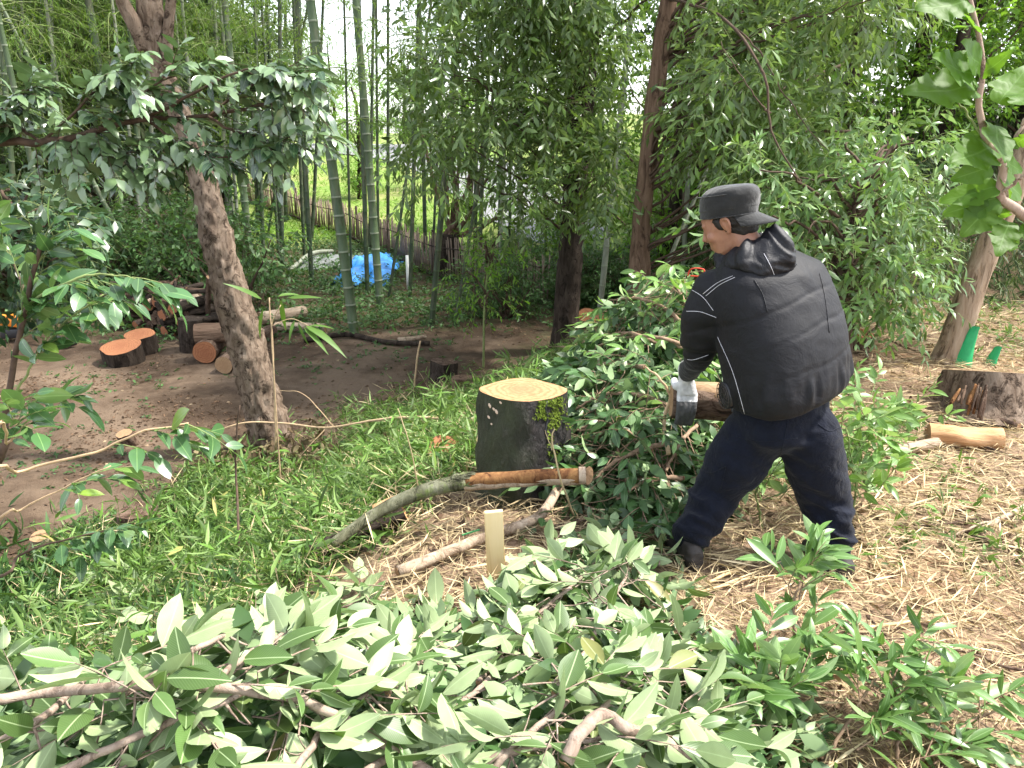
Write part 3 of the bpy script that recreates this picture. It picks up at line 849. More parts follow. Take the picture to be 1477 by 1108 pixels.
for x, y, s in ((-28, 62, 1.3), (-19, 66, 1.0), (-12, 70, 1.2), (6, 66, 1.4), (-4, 74, 0.9), (14, 60, 1.5), (-36, 58, 1.6)):
    back_tree('far_tree', x, y, 2, 'hazy tree far beyond the lawn and the pale path', 'far trees beyond the lawn', s)

# ------------------------------------------------------------------ evergreen oaks in the middle
def trunk_geo(pts, sides=22, rough=0.1, furrow=0.05, step=0.05, seed=0.0, freq=9):
    """pts: (x, y, z, radius)"""
    n = max(8, int(sum((Vector(pts[i+1][:3]) - Vector(pts[i][:3])).length for i in range(len(pts)-1)) / step))
    S = spline(pts, n)
    return tube(S[:, :3], S[:, 3], sides, True, rough, freq, seed, furrow)

def pxp(px, py, Y, w=None):
    p = at(px, py, Y)
    return (*p, px_size(w, p) / 2) if w else p

OAKL = [leaf_tpl(0.32, 2, 0.25, 0.2), leaf_tpl(0.36, 2, 0.15, 0.3), leaf_tpl(0.28, 2, 0.3, 0.1)]
def oak(name, label, trunk_pts, bark, clumps, mat, leaf=0.105, per=26, nleaf=9, rc=0.42, dead=(), tp=OAKL):
    base = Vector(trunk_pts[0][:3])
    root = thing(name, base, label, 'tree')
    mb = MB(); mb.add(*trunk_geo(trunk_pts, 18, 0.12, 0.06, seed=base.x))
    mb.build('trunk', bark, root)
    S = spline(trunk_pts, 60)
    lb = MB(); BP, BD = [], []
    for c in clumps:
        c = np.array(c)
        hgt = c[2] - 0.35 * np.linalg.norm(c[:2] - S[:, :2].mean(0)) - 0.1
        i = int(np.argmin(np.abs(S[:, 2] - hgt)))
        s0 = S[i, :3]
        midp = s0 * 0.45 + c * 0.55 + [0, 0, 0.12]
        lb.add(*curve_tube([s0, midp, c], 0.016, 0.005, 12, 5, 0.05))
        dd = rand_dirs(per); r = rc * rng.uniform(0.75, 1.3)
        BP.append(c + dd * r * rng.uniform(0.15, 0.9, (per, 1)) * [1.1, 1.1, 0.75]); BD.append(dd + [0, 0, -0.05])
    for d in dead:
        lb.add(*curve_tube(d[0], d[1], d[2], 24, 6, 0.015))
    lb.build('branch', 'twig_dark', root)
    P, D, N, Sz, TW = sprays(np.concatenate(BP), np.concatenate(BD), leaf * 2.6, nleaf, leaf, 0.35, 55, 1.0, 0.4, 0.2, 0.28, 0.5)
    cb = MB(); cb.add(*leaves_geo(P, D, N, Sz, tp), 0); cb.add(*twigs_geo(TW, 0.0025), 1)
    o = cb.build('crown', [mat, 'twig_green'], root, False); o['kind'] = 'stuff'
    return root

def clump_field(x0, x1, y0, y1, Y0, Y1, n, keep=None):
    out = []
    while len(out) < n:
        px, py = random.uniform(x0, x1), random.uniform(y0, y1)
        if keep and not keep(px, py): continue
        out.append(at(px, py, random.uniform(Y0, Y1)))
    return out

ba = gp(815, 497)
def keepA(x, y):
    if abs(x - (962 - y * .1)) < 58 or (abs(x - 820) < 46 and y > 300): return False
    if x < 700 and y > 330 - (700 - x) * 1.1: return False
    if x < 640 and y < 60: return False
    if 640 < x < 780 and y > 250 and random.random() < 0.75: return False
    return True
oak('evergreen_oak', 'tall evergreen oak with dark trunk and dense drooping leaves beside the brush heap',
    [(*(ba - Vector((0, 0, .2))), .24), (*(ba + Vector((0, 0, .25))), .17), pxp(822, 380, ba.y, 36), pxp(835, 200, ba.y, 34), pxp(848, 40, ba.y, 32), pxp(858, -250, ba.y, 24), pxp(865, -600, ba.y, 8)],
    'bark_dark',
    clump_field(600, 960, -60, 410, ba.y - 1.8, ba.y + 0.7, 64, keepA) + clump_field(560, 1000, -500, -60, ba.y - 1.5, ba.y + 1.5, 12),
    'oak_leaf', 0.14, 28, 9, 0.36,
    [([pxp(848, 140, ba.y - .1), pxp(820, 150, ba.y - .5), pxp(775, 146, ba.y - .8)], .013, .006), ([pxp(850, 60, ba.y), pxp(900, 30, ba.y - .6), pxp(950, -20, ba.y - .9)], .02, .012),
     ([pxp(828, 290, ba.y), pxp(870, 300, ba.y - .5), pxp(905, 325, ba.y - .8)], .02, .008)])

bb = at(922, 430, 7.9); bb.z = hz(bb.x, bb.y)
def keepB(x, y):
    if x > 1130 and y < 40: return random.random() < 0.4
    if 985 < x < 1130 and 250 < y: return False
    if abs(x - (962 - y * .1)) < 58: return False
    if x > 1160 and y < 230: return random.random() < 0.18
    return True
yb_ = bb.y
oak('evergreen_oak', 'evergreen oak with slender red brown trunk and a long bare hanging branch',
    [(*(bb - Vector((0, 0, .3))), .2), (*(bb + Vector((0, 0, .2))), .13), pxp(925, 330, yb_, 27), pxp(938, 200, yb_, 26), pxp(955, 60, yb_, 25), pxp(972, -80, yb_, 22), pxp(990, -500, yb_, 8)],
    'bark_red',
    clump_field(900, 1290, -60, 330, yb_ - 1.6, yb_ + 1.2, 50, keepB) + clump_field(900, 1400, -500, -60, yb_ - 1.5, yb_ + 1.5, 10),
    'oak_leaf', 0.135, 26, 9, 0.34,
    [([pxp(962, 0, yb_), pxp(1005, 8, yb_ - .8), pxp(1060, 40, yb_ - 1.5), pxp(1098, 100, yb_ - 1.9), pxp(1110, 165, yb_ - 2.0), pxp(1125, 215, yb_ - 2.1), pxp(1162, 275, yb_ - 2.2)], .014, .005),
     ([pxp(1060, 40, yb_ - 1.5), pxp(1100, 80, yb_ - 1.7), pxp(1140, 150, yb_ - 1.8), pxp(1190, 215, yb_ - 1.9)], .008, .003),
     ([pxp(1110, 165, yb_ - 2.0), pxp(1090, 140, yb_ - 2.0), pxp(1040, 60, yb_ - 1.9)], .007, .003),
     ([pxp(944, 185, yb_), pxp(990, 180, yb_ - .5), pxp(1070, 192, yb_ - .7), pxp(1230, 190, yb_ - .6)], .035, .012),
     ([pxp(938, 190, yb_), pxp(1180, 110, yb_ + .6), pxp(1260, 55, yb_ + .8)], .03, .012)])

M['sprig_leaf'] = leaf_mat('sprig_leaf', (0.1, 0.19, 0.05), (0.2, 0.3, 0.13), 0.3, 0.3, 0.4, warm=(0.2, 0.3, 0.05))
bc = at(1235, 455, 5.9); bc.z = hz(bc.x, bc.y)
def keepC(x, y):
    if x < 1195 and y > 330: return False
    return vnoise(x * .012, y * .014, 4.0) > -.35
oak('evergreen_shrub', 'light green leafy shrub with lit drooping sprays behind the worker',
    [(*(bc - Vector((0, 0, .1))), .04), pxp(1225, 380, 5.85, 9), pxp(1240, 300, 5.8, 7), pxp(1270, 230, 5.7, 3)],
    'twig_dark', clump_field(1080, 1335, 190, 450, 5.3, 7.2, 46, keepC), 'sprig_leaf', 0.11, 15, 9, 0.27, tp=LANCE3)

# slim sapling with bright leaves standing between the stump and the grove
bs = gp(697, 530)
oak('bright_sapling', 'slim sapling with bright yellow green leaves before the dark grove floor',
    [(*(bs - Vector((0, 0, .1))), .014), pxp(699, 440, bs.y, 3.4), pxp(705, 380, bs.y, 2.5), pxp(712, 330, bs.y, 1.5)],
    'twig_green', clump_field(660, 745, 335, 460, bs.y - .4, bs.y + .4, 12), 'bright_leaf', 0.09, 8, 7, 0.16)

# many-stemmed shrub on a dark stool, by the fence
mbz = gp(648, 400)
root = thing('coppiced_shrub', mbz, 'many stemmed brown shrub sprouting from a dark stool by the fence', 'shrub')
mb = MB(); mb.add(*trunk_geo([(*(mbz - Vector((0, 0, .2))), .2), (*(mbz + Vector((0, 0, .4))), .26), (*(mbz + Vector((0, 0, .85))), .2)], 16, .25, .1))
mb.build('stool', 'bark_dark', root)
for tx, ty in ((600, 150), (640, 200), (665, 190), (690, 200), (715, 235), (655, 160), (775, 255)):
    b0 = mbz + Vector((random.uniform(-.15, .15), random.uniform(-.15, .15), .7))
    e = at(tx, ty, mbz.y + random.uniform(-.5, .5))
    m = MB(); m.add(*curve_tube([b0, b0 * .5 + e * .5 + Vector((0, 0, -.25)), e], .06, .02, 20, 7, .05)); m.build('stem', 'bark_red', root)
BPs = np.array([list(v) for v in clump_field(585, 760, 180, 265, mbz.y - .6, mbz.y + .6, 60)])
P, D, N, S, TW = sprays(BPs, rand_dirs(60), 0.5, 10, 0.15, 0.4, 50, 1, .4, .2, .4)
m = MB(); m.add(*leaves_geo(P, D, N, S, OVAL2)); m.add(*twigs_geo(TW, .004), 1)
o = m.build('crown', ['forest_leaf', 'twig_dark'], root, False); o['kind'] = 'stuff'

# ------------------------------------------------------------------ forest floor growth (nobody could count it)
def scatter(n, x0, x1, y0, y1, dens):
    out = []
    while sum(len(a) for a in out) < n:
        x = rng.uniform(x0, x1, n); y = rng.uniform(y0, y1, n)
        k = rng.random(n) < dens(x, y)
        out.append(np.stack([x[k], y[k], H(x[k], y[k])], 1))
    return np.concatenate(out)[:n]

def stuff(name, V, T, mat, smooth=False):
    o = bpy.data.objects.new(name, mesh_np(name, V, T, mat, smooth)); COL.objects.link(o)
    o['kind'] = 'stuff'; return o

def d_floor(x, y):
    return sstep(9.6, 11.4, y + 0.8 * vnoise(x * .8, y * .8, 4.4)) * (0.25 + 0.75 * sstep(-.25, .3, vnoise(x * .7, y * .7, 9.1))) * (1 - zone_lawn(x, y) * .9) * sstep(3.4, 2.4, x)
B = scatter(9000, -15, 3.2, 9.2, 21, d_floor)
B[:, 2] += rng.uniform(0, .12, len(B))
P, D, N, S, TW = sprays(B, rand_dirs(len(B), .15, .9), rng.uniform(.15, .45, len(B)), 7, 0.085, 0.35, 55, 1, .4, .15, .15)
V, T = leaves_geo(P, D, N, S, OVAL2); V2, T2 = twigs_geo(TW, .0025)
o = stuff('undergrowth', np.vstack([V, V2]), np.vstack([T, T2 + len(V)]), 'floor_leaf')
tag(o, 'low dark green undergrowth on the floor of the bamboo grove', 'undergrowth')

# bright weeds on the sunlit verge by the tarp
B = scatter(2600, -11, -1, 15.5, 22, lambda x, y: sstep(0, .4, vnoise(x * .4, y * .4, 5.1) + .35))
P, D, N, S, TW = sprays(B, rand_dirs(len(B), .3, 1), .3, 7, 0.1, 0.35, 55, 1, .4, .15, .15)
V, T = leaves_geo(P, D, N, S, LANCE2)
tag(stuff('weeds', V, T, 'bright_leaf'), 'bright green weeds between the bamboo and the fence', 'weeds')

# lawn blades
B = scatter(14000, -22, 5, 20, 44, lambda x, y: zone_lawn(x, y) * sstep(50, 18, y))
dd = rand_dirs(len(B), .2, 1.0)
V, T = leaves_geo(B, dd, rand_dirs(len(B), .2, 1), rng.uniform(.1, .3, len(B)), BLADE2)
tag(stuff('lawn_grass', V, T, 'lawn_blade'), 'sunlit grass of the lawn beyond the fence', 'grass')

# dwarf bamboo: dark hanging bank on the right
B = scatter(5200, 2.6, 11, 7.7, 13, lambda x, y: sstep(7.6, 8.4, y + .5 * vnoise(x, y, 6.6)))
B[:, 2] += rng.uniform(0, .55, len(B))
dd = rand_dirs(len(B), -.1, .9) + [0, -.5, 0]
P, D, N, S, TW = sprays(B, dd, rng.uniform(.2, .5, len(B)), 8, 0.17, 0.7, 40, 1, .5, .3, .55)
V, T = leaves_geo(P, D, N, S, BLADE2); V2, T2 = twigs_geo(TW, .0025)
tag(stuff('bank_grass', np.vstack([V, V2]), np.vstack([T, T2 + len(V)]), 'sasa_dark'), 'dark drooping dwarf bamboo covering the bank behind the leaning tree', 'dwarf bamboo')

# dwarf bamboo: bright slope between the leaning trunk and the tall stump
def d_slope(x, y):
    d = edge_d(x, y)
    k = sstep(.0, .9, d + .5 * vnoise(x * 1.5, y * 1.5, 8.8)) * sstep(3.6, 2.2, d + .7 * vnoise(x * 1.3, y * 1.3, 1.1) + .35 * vnoise(x * 4, y * 4, 2.1))
    return k * sstep(8.5, 6.2, y) * (.5 + .5 * sstep(3.0, 4.2, y + .8 * vnoise(x * 2, y * 2, 3.3))) * (.3 + .7 * sstep(-.4, .3, vnoise(x * 2.2, y * 2.2, 9.9)))
B = scatter(420, -3.6, 1.6, 2.2, 8.3, d_slope)      # taller wild stalks among it
P, D, N, S, TW = sprays(B, rand_dirs(len(B), .7, 1.0), rng.uniform(.25, .6, len(B)), 9, 0.15, .35, 50, 1, .5, .3, .3)
V, T = leaves_geo(P, D, N, S, BLADE3); V2, T2 = twigs_geo(TW, .0018)
tag(stuff('tall_slope_grass', np.vstack([V, V2]), np.vstack([T, T2 + len(V)]), 'sasa_leaf'), 'taller long leaved bamboo grass sprouting from the slope', 'dwarf bamboo')
B = scatter(1500, -4.5, 1.6, 2.0, 8.3, d_slope)
P, D, N, S, TW = sprays(B, rand_dirs(len(B), .3, 1.0), rng.uniform(.08, .25, len(B)), 6, 0.06, .35, 55, 1, .5, .2, .2)
V, T = leaves_geo(P, D, N, S, OVAL2)
tag(stuff('slope_weeds', V, T, 'floor_leaf'), 'small broad leaved weeds mixed into the slope grass', 'weeds')
B = scatter(12500, -3.8, 1.6, 2.2, 8.3, d_slope)
B[:, 2] += rng.uniform(0, .05, len(B))
dd = rand_dirs(len(B), .25, 1.0) + [-.3, -.15, 0]
P, D, N, S, TW = sprays(B, dd, rng.uniform(.06, .36, len(B)) * (.5 + .9 * rng.random(len(B)) ** 2), 7, 0.095, 0.5, 38, 1, .5, .3, .25)
V, T = leaves_geo(P, D, N, S, BLADE3); V2, T2 = twigs_geo(TW, .0014)
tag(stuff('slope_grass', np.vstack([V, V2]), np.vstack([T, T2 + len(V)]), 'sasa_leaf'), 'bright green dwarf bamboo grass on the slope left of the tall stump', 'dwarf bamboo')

B = scatter(9000, -3.4, 1.6, 1.6, 8.3, lambda x, y: sstep(-.2, .5, edge_d(x, y)) * sstep(3.6, 2.2, edge_d(x, y) + .5 * vnoise(x * 1.3, y * 1.3, 1.1)))
B[:, 2] += rng.uniform(.0, .1, len(B))
V, T = leaves_geo(B, rand_dirs(len(B), -.1, .8), rand_dirs(len(B), .2, 1), rng.uniform(.05, .2, len(B)), STRAW2)
tag(stuff('slope_straw', V, T, 'straw'), 'dry stalks and dead blades tangled in the slope grass', 'straw')
# thin grass at the foot of the clearing
B = scatter(13000, -5.5, -.4, 2.0, 6.3, lambda x, y: sstep(.7, 1.2, edge_d(x, y)) * sstep(5.9, 4.3, y + .7 * vnoise(x * 1.3, y * 1.3, 2.2)) * (.15 + .85 * sstep(-.3, .3, vnoise(x * 2.4, y * 2.4, 6.2))))
dd = rand_dirs(len(B), .2, 1.0)
V, T = leaves_geo(B, dd, rand_dirs(len(B), .1, 1), rng.uniform(.06, .2, len(B)), BLADE3)
tag(stuff('clearing_grass', V, T, 'floor_leaf'), 'thin green grass at the lower edge of the dirt clearing', 'grass')

# litter on the clearing
B = scatter(16000, -9, 1.2, 4.4, 11.4, lambda x, y: zone_dirt(x, y) * (.06 + .94 * sstep(-.1, .5, vnoise(x * 1.1, y * 1.1, 3.1) + .4 * vnoise(x * 4, y * 4, 1.3))))
B[:, 2] += .008
nn = nrm(rand_dirs(len(B), .5, 1)); dd = rand_dirs(len(B), -.15, .15)
V, T = leaves_geo(B, dd, nn, rng.uniform(.015, .06, len(B)), OVAL2 + STRAW2[:1] + BLADE2[:1])
tag(stuff('leaf_litter', V, T, 'litter'), 'small dead leaves and chips strewn over the dirt clearing', 'litter')
B = scatter(500, -8, 0, 4.6, 10.6, lambda x, y: zone_dirt(x, y) * sstep(.1, .5, vnoise(x * .8, y * .8, 12.1)))
P, D, N, S, TW = sprays(B, rand_dirs(len(B), .1, .7), .1, 6, 0.06, .3, 55, 1, .4)
V, T = leaves_geo(P, D, N, S, OVAL2)
tag(stuff('clearing_weeds', V, T, 'floor_leaf'), 'small weeds sprouting in patches on the dirt clearing', 'weeds')

# straw and chips on the sunlit ground
B = scatter(95000, -.6, 6.5, .6, 8.4, lambda x, y: zone_straw(x, y) * np.clip(3.2 / np.maximum(y, .8), .3, 1))
B[:, 2] += rng.uniform(.004, .06, len(B))
a = rng.normal(.6, 1.1, len(B)); dd = np.stack([np.cos(a), np.sin(a), rng.normal(0, .12, len(B))], 1)
V, T = leaves_geo(B, dd, rand_dirs(len(B), .3, 1), rng.uniform(.04, .26, len(B)) * rng.uniform(.4, 1, len(B)), STRAW2)
tag(stuff('straw', V, T, 'straw'), 'dry straw and cut grass strewn over the sunlit ground', 'straw')
B = scatter(7000, -.6, 6.5, .6, 8.4, lambda x, y: zone_straw(x, y) * np.clip(3.2 / np.maximum(y, .8), .3, 1))
B[:, 2] += rng.uniform(.004, .04, len(B))
V, T = leaves_geo(B, rand_dirs(len(B), -.25, .25), rand_dirs(len(B), .3, 1), rng.uniform(.02, .075, len(B)), OVAL2)
tag(stuff('dead_leaves', V, T, 'litter'), 'brown dead leaves lying among the straw', 'litter')
B = scatter(1300, -.2, 6.5, 2.2, 8.6, lambda x, y: zone_straw(x, y) * sstep(.1, .5, vnoise(x * 1.3, y * 1.3, 15.1) + .12 * (y - 4)))
P, D, N, S, TW = sprays(B, rand_dirs(len(B), .3, 1), rng.uniform(.06, .2, len(B)), 6, 0.08, .4, 40, 1, .5, .2)
V, T = leaves_geo(P, D, N, S, BLADE3 + LANCE3)
tag(stuff('straw_weeds', V, T, 'sasa_leaf'), 'fresh green grass tufts poking through the straw', 'grass')

# ------------------------------------------------------------------ logs, stumps and timber
def align(z, p):
    z = Vector(z).normalized()
    x = z.orthogonal().normalized(); y = z.cross(x)
    return Matrix(((x.x, y.x, z.x, p[0]), (x.y, y.y, z.y, p[1]), (x.z, y.z, z.z, p[2]), (0, 0, 0, 1)))

def cut_face(r, prof, sides=26):
    """a sawn end: fan of rings slightly domed, outline follows prof (radius factor per side)"""
    a = np.linspace(0, 2 * math.pi, sides, endpoint=False)
    V = [(0, 0, 0.002)]
    for f in (0.5, 0.85, 1.0):
        for k in range(sides):
            V.append((r * f * prof[k] * math.cos(a[k]), r * f * prof[k] * math.sin(a[k]), 0.004 * math.sin(k * 1.7 + f * 5) * (f < .99)))
    T = [(0, 1 + k, 1 + (k + 1) % sides) for k in range(sides)]
    for q in range(2):
        o1, o2 = 1 + q * sides, 1 + (q + 1) * sides
        for k in range(sides):
            k1 = (k + 1) % sides
            T += [(o1 + k, o2 + k, o2 + k1), (o1 + k, o2 + k1, o1 + k1)]
    return np.array(V), np.array(T)

def log(name, p0, p1, r, label, cat='log', group=None, bark='bark_log', face='cut_orange', r2=None, sides=26, oval=0.08, taper=None, faces=(1, 1), rough=.08):
    """one log: bark skin with its sawn faces as parts, local z along the log"""
    p0, p1 = Vector(p0), Vector(p1)
    L = (p1 - p0).length
    sd_ = random.random() * 40
    a = np.linspace(0, 2 * math.pi, sides, endpoint=False)
    prof = 1 + oval * vnoise(np.cos(a) * 1.3 + sd_, np.sin(a) * 1.3) + .03 * vnoise(np.cos(a) * 5 + sd_, np.sin(a) * 5)
    n = max(4, int(L / .05))
    zs = np.linspace(0, L, n)
    rr = np.linspace(r, r2 or r, n)
    if taper is not None: rr = rr * taper(zs / L)
    V = np.zeros((n, sides, 3))
    bump = 1 + rough * vnoise(np.cos(a)[None] * 4 + sd_, np.sin(a)[None] * 4, zs[:, None] * 9)
    bump[0] = bump[-1] = 1.0
    V[:, :, 0] = rr[:, None] * prof * np.cos(a) * bump; V[:, :, 1] = rr[:, None] * prof * np.sin(a) * bump; V[:, :, 2] = zs[:, None]
    V = V.reshape(-1, 3)
    i0 = np.arange(n - 1)[:, None] * sides; j = np.arange(sides)[None]; j1 = (j + 1) % sides
    T = np.concatenate([np.stack([i0 + j, i0 + j1, i0 + sides + j1], -1).reshape(-1, 3), np.stack([i0 + j, i0 + sides + j1, i0 + sides + j], -1).reshape(-1, 3)])
    root = thing(name, p0, label, cat, group)
    root.matrix_basis = align(p1 - p0, p0)
    b = bpy.data.objects.new('bark', mesh_np('bark', V, T, bark, True)); b.parent = root; COL.objects.link(b)
    for end in (0, 1):
        if not faces[end]: continue
        rf = rr[-1] if end else rr[0]
        fv, ft = cut_face(rf * .995, prof, sides)
        c = bpy.data.objects.new('cut_face', mesh_np('cut_face', fv, ft, face, False)); c.parent = root
        if end: c.location = (0, 0, L)
        else: c.matrix_basis = Matrix.Rotation(math.pi, 4, 'X') @ Matrix.Scale(-1, 4, (0, 1, 0))
        COL.objects.link(c)
    return root

# the tall stump at the centre
sb = gp(750, 708)
st_r = px_size(118, sb) / 2
st_top = at(756, 563, sb.y + .02)
root = log('tall_stump', sb - Vector((0, 0, .12)), (sb.x + .01, sb.y + .03, st_top.z), st_r * 1.1, 'tall sawn stump with wet black bark and moss, beside the brush heap', 'stump',
           bark='bark_stump', face='cut_pale', r2=st_r * .97, sides=40, oval=.13, faces=(0, 1), rough=.09,
           taper=lambda t: 1 + .12 * np.exp(-t * 9))
# moss cushions on its right flank, a bark split and small bracket fungi, all parts of the stump
mw = root.matrix_basis; inv = mw.inverted()
bk = root.children[0].data
vv = np.zeros(len(bk.vertices) * 3); bk.vertices.foreach_get('co', vv); vv = vv.reshape(-1, 3)
pol = [tuple(p.vertices) for p in bk.polygons]
sbvh = BVHTree.FromPolygons([Vector(v) for v in vv], pol)
Lz = (Vector((sb.x + .01, sb.y + .03, st_top.z)) - (sb - Vector((0, 0, .12)))).length
camx = inv @ Vector((0, 0, CAMZ))
def on_stump(px, py):
    d = (inv @ (Vector((0, 0, CAMZ)) + ray(px, py) * 20)) - camx
    return sbvh.ray_cast(camx, d.normalized())
mV, mT, mk = [], [], 0
for k in range(3200):
    px = random.gauss(801, 8) if random.random() < .8 else random.gauss(782, 6); py = random.uniform(570, 660) if px > 788 else random.uniform(572, 605)
    if random.random() < (py - 560) / 130 or float(vnoise(px * .16, py * .09, 2.0)) < -.5 + .004 * (py - 570): continue
    loc, no, _, _ = on_stump(px, py)
    if loc is None: continue
    d = (no + Vector((random.gauss(0, .6), random.gauss(0, .6), random.gauss(-.5, .5)))).normalized()
    v, t = leaves_geo(np.array([loc]), np.array([d]), np.array([no]), np.array([random.uniform(.006, .016)]), OVAL2)
    mV.append(v); mT.append(t + mk); mk += len(v)
o = bpy.data.objects.new('moss', mesh_np('moss', np.concatenate(mV), np.concatenate(mT), 'moss')); o.parent = root; o['kind'] = 'stuff'; COL.objects.link(o)
for px, py, s in ((706, 585, .011), (712, 590, .009), (716, 594, .012), (705, 602, .008), (722, 581, .008), (709, 612, .007)):
    loc, no, _, _ = on_stump(px, py)
    if loc is None: continue
    x, y = np.meshgrid(np.linspace(0, 2 * math.pi, 9)[:-1], [1.0, .55])
    v = [(0, 0, .35)] + [(math.cos(a) * r, math.sin(a) * r * .7, .22 if r < .9 else 0) for r in (.55, 1) for a in np.linspace(0, 2 * math.pi, 9)[:-1]]
    t = [(0, 1 + i, 1 + (i + 1) % 8) for i in range(8)] + [q for i in range(8) for q in ((1 + i, 9 + i, 9 + (i + 1) % 8), (1 + i, 9 + (i + 1) % 8, 1 + (i + 1) % 8))]
    f = bpy.data.objects.new('bracket_fungus', mesh_np('bracket_fungus', np.array(v) * s * 1.3, t, 'fungus', True))
    f.parent = root; f.matrix_basis = align(no, loc - no * .001); COL.objects.link(f)
cr = MB()
pth = []
for py in np.linspace(566, 640, 12):
    loc, no, _, _ = on_stump(788 + 1.5 * math.sin(py * .2), py)
    if loc is not None: pth.append(loc + no * .002)
if len(pth) > 3:
    V, T = tube(np.array([list(p) for p in pth]), np.linspace(.008, .004, len(pth)), 5)
    o = bpy.data.objects.new('bark_crack', mesh_np('bark_crack', V, T, 'black_plastic', True)); o.parent = root; COL.objects.link(o)

# mossy log lying against the stump
e1 = at(843, 687, sb.y - .42)
def pl_(px, py, y, w): return pxp(px, py, y, w)
LP = [pl_(845, 686, e1.y, 23), pl_(790, 687, e1.y + .01, 21), pl_(670, 694, e1.y + .04, 21)]
LQ = [pl_(672, 694, e1.y + .04, 22), pl_(620, 706, e1.y + .03, 22), pl_(570, 726, e1.y, 20), pl_(525, 752, e1.y - .06, 17), pl_(478, 785, e1.y - .15, 14)]
root = thing('mossy_log', Vector(LQ[-1][:3]), 'long mossy log with stripped orange wood, propped before the tall stump', 'log')
mb = MB(); mb.add(*trunk_geo(LQ, 16, .07, .05, .02)); mb.build('mossy_bark', 'bark_moss', root)
mb = MB(); mb.add(*trunk_geo(LP, 18, .03, .05, .02)); mb.build('stripped_wood', 'stripped', root)
# bark left on the underside of the stripped length
S = spline(LP, 30); S[:, 2] -= .012
mb = MB(); mb.add(*tube(S[2:, :3], S[2:, 3] * .96, 12, True, .15, 20, 3, .12)); mb.build('bark_strip', 'bark_pale', root)
mb = MB(); S = spline(LP, 30); mb.add(*tube(S[:4, :3] + [0, 0, 0], S[:4, 3] * 1.14, 16, False, .05, 20, 5)); mb.build('bark_collar', 'bark_pale', root)
ax = (Vector(LP[0][:3]) - Vector(LP[1][:3])).normalized()
fv, ft = cut_face(LP[0][3] * 1.15, np.ones(26))
o = bpy.data.objects.new('cut_face', mesh_np('cut_face', fv, ft, 'cut_cream')); o.parent = root
o.matrix_basis = align((ax + Vector((.1, -.75, .15))).normalized(), Vector(LP[0][:3]) + ax * .012 - root.location); COL.objects.link(o)

S2 = spline([LQ[1], LQ[0], LP[2], LP[1]], 60)
fP, fD, fN, fS = [], [], [], []
for k in range(70):
    i = random.randrange(14, 44) if random.random() < .7 else random.randrange(20, 59); a = random.uniform(0, 6.283)
    tt_ = nrm(S2[i + 1, :3] - S2[i, :3]); u = nrm(np.cross(tt_, [0, 0, 1.0])); w_ = np.cross(u, tt_)
    no = u * math.cos(a) + w_ * math.sin(a)
    if i > 40 and no[2] > .1: continue
    fP.append(S2[i, :3] + no * (S2[i, 3] * 1.02)); fD.append(tt_ * random.choice([1, -1]) + no * .05 + rng.normal(0, .1, 3)); fN.append(no); fS.append(random.uniform(.03, .08))
V, T = leaves_geo(np.array(fP), np.array(fD), np.array(fN), np.array(fS), OVAL3)
o = bpy.data.objects.new('bark_flake', mesh_np('bark_flake', V - np.array(root.location), T, 'bark_moss')); o.parent = root; o['kind'] = 'stuff'; COL.objects.link(o)

def stick(name, pts, r0, r1, label, cat='branch', mat='bark_pale', group=None, sides=9, wob=0.004, face=None, n=None, forks=()):
    p0 = Vector(pts[0][:3])
    root_needed = bool(face or forks)
    mb = MB(); mb.add(*curve_tube(pts, r0, r1, n, sides, wob, rough=.06, freq=12))
    if not root_needed:
        o = mb.build(name, mat, None, True, p0)
        return tag(o, label, cat, group)
    root = thing(name, p0, label, cat, group)
    mb.build('stem', mat, root)
    for f in forks:
        m = MB(); m.add(*curve_tube(f, r1 * .8, r1 * .3, None, 6, wob)); m.build('twig', mat, root)
    if face:
        for e, q in ((0, 1), (-1, -2)):
            rr = r0 if e == 0 else r1
            d = (Vector(pts[e][:3]) - Vector(pts[q][:3])).normalized()
            fv, ft = cut_face(rr * .97, np.ones(14), 14)
            o = bpy.data.objects.new('cut_face', mesh_np('cut_face', fv, ft, face)); o.parent = root
            o.matrix_basis = align(d, Vector(pts[e][:3]) + d * .004 - root.location); COL.objects.link(o)
    return root

def g3(px, py, up=0.02):
    p = gp(px, py); p.z += up; return p

stick('fallen_branch', [g3(575, 842, .05), g3(640, 815, .05), g3(700, 790, .05), g3(775, 765, .06), g3(812, 725, .12), g3(845, 668, .16), g3(862, 645, .2)], .026, .02,
      'long pale crooked branch on the ground running under the mossy log', mat='bark_pale', sides=12, face='cut_cream')
stick('fallen_branch', [g3(800, 772, .03), g3(840, 760, .03), g3(880, 735, .05)], .016, .012, 'short brown branch half hidden by leaves near the crooked branch', mat='bark_log')

# the planed stake
pb = gp(714, 835); pt = at(706, 740, pb.y - .02)
root = thing('wooden_stake', pb, 'flat pale wooden stake with a green mark, stuck in the ground', 'stake')
w, th, hh = px_size(26, pb), .02, (pt - pb).length + .15
zx = (pt - pb).normalized()
Mx = Matrix.Translation(-zx * .15) @ Matrix(((1, 0, zx.x, 0), (0, 1, zx.y, 0), (0, 0, zx.z, 0), (0, 0, 0, 1))) @ Matrix.Rotation(R(8), 4, 'Z')
def bevel_box(sx, sy, sz, b, c=(0, 0, 0)):
    import bmesh
    bm = bmesh.new(); bmesh.ops.create_cube(bm, size=1)
    for v in bm.verts: v.co = Vector((v.co.x * sx + c[0], v.co.y * sy + c[1], v.co.z * sz + c[2]))
    bmesh.ops.bevel(bm, geom=bm.edges[:], offset=b, segments=2, affect='EDGES')
    me = bpy.data.meshes.new('box'); bm.to_mesh(me); bm.free(); return me
me = bevel_box(w, th, hh, .002, (0, 0, hh / 2)); me.materials.append(M['stake'])
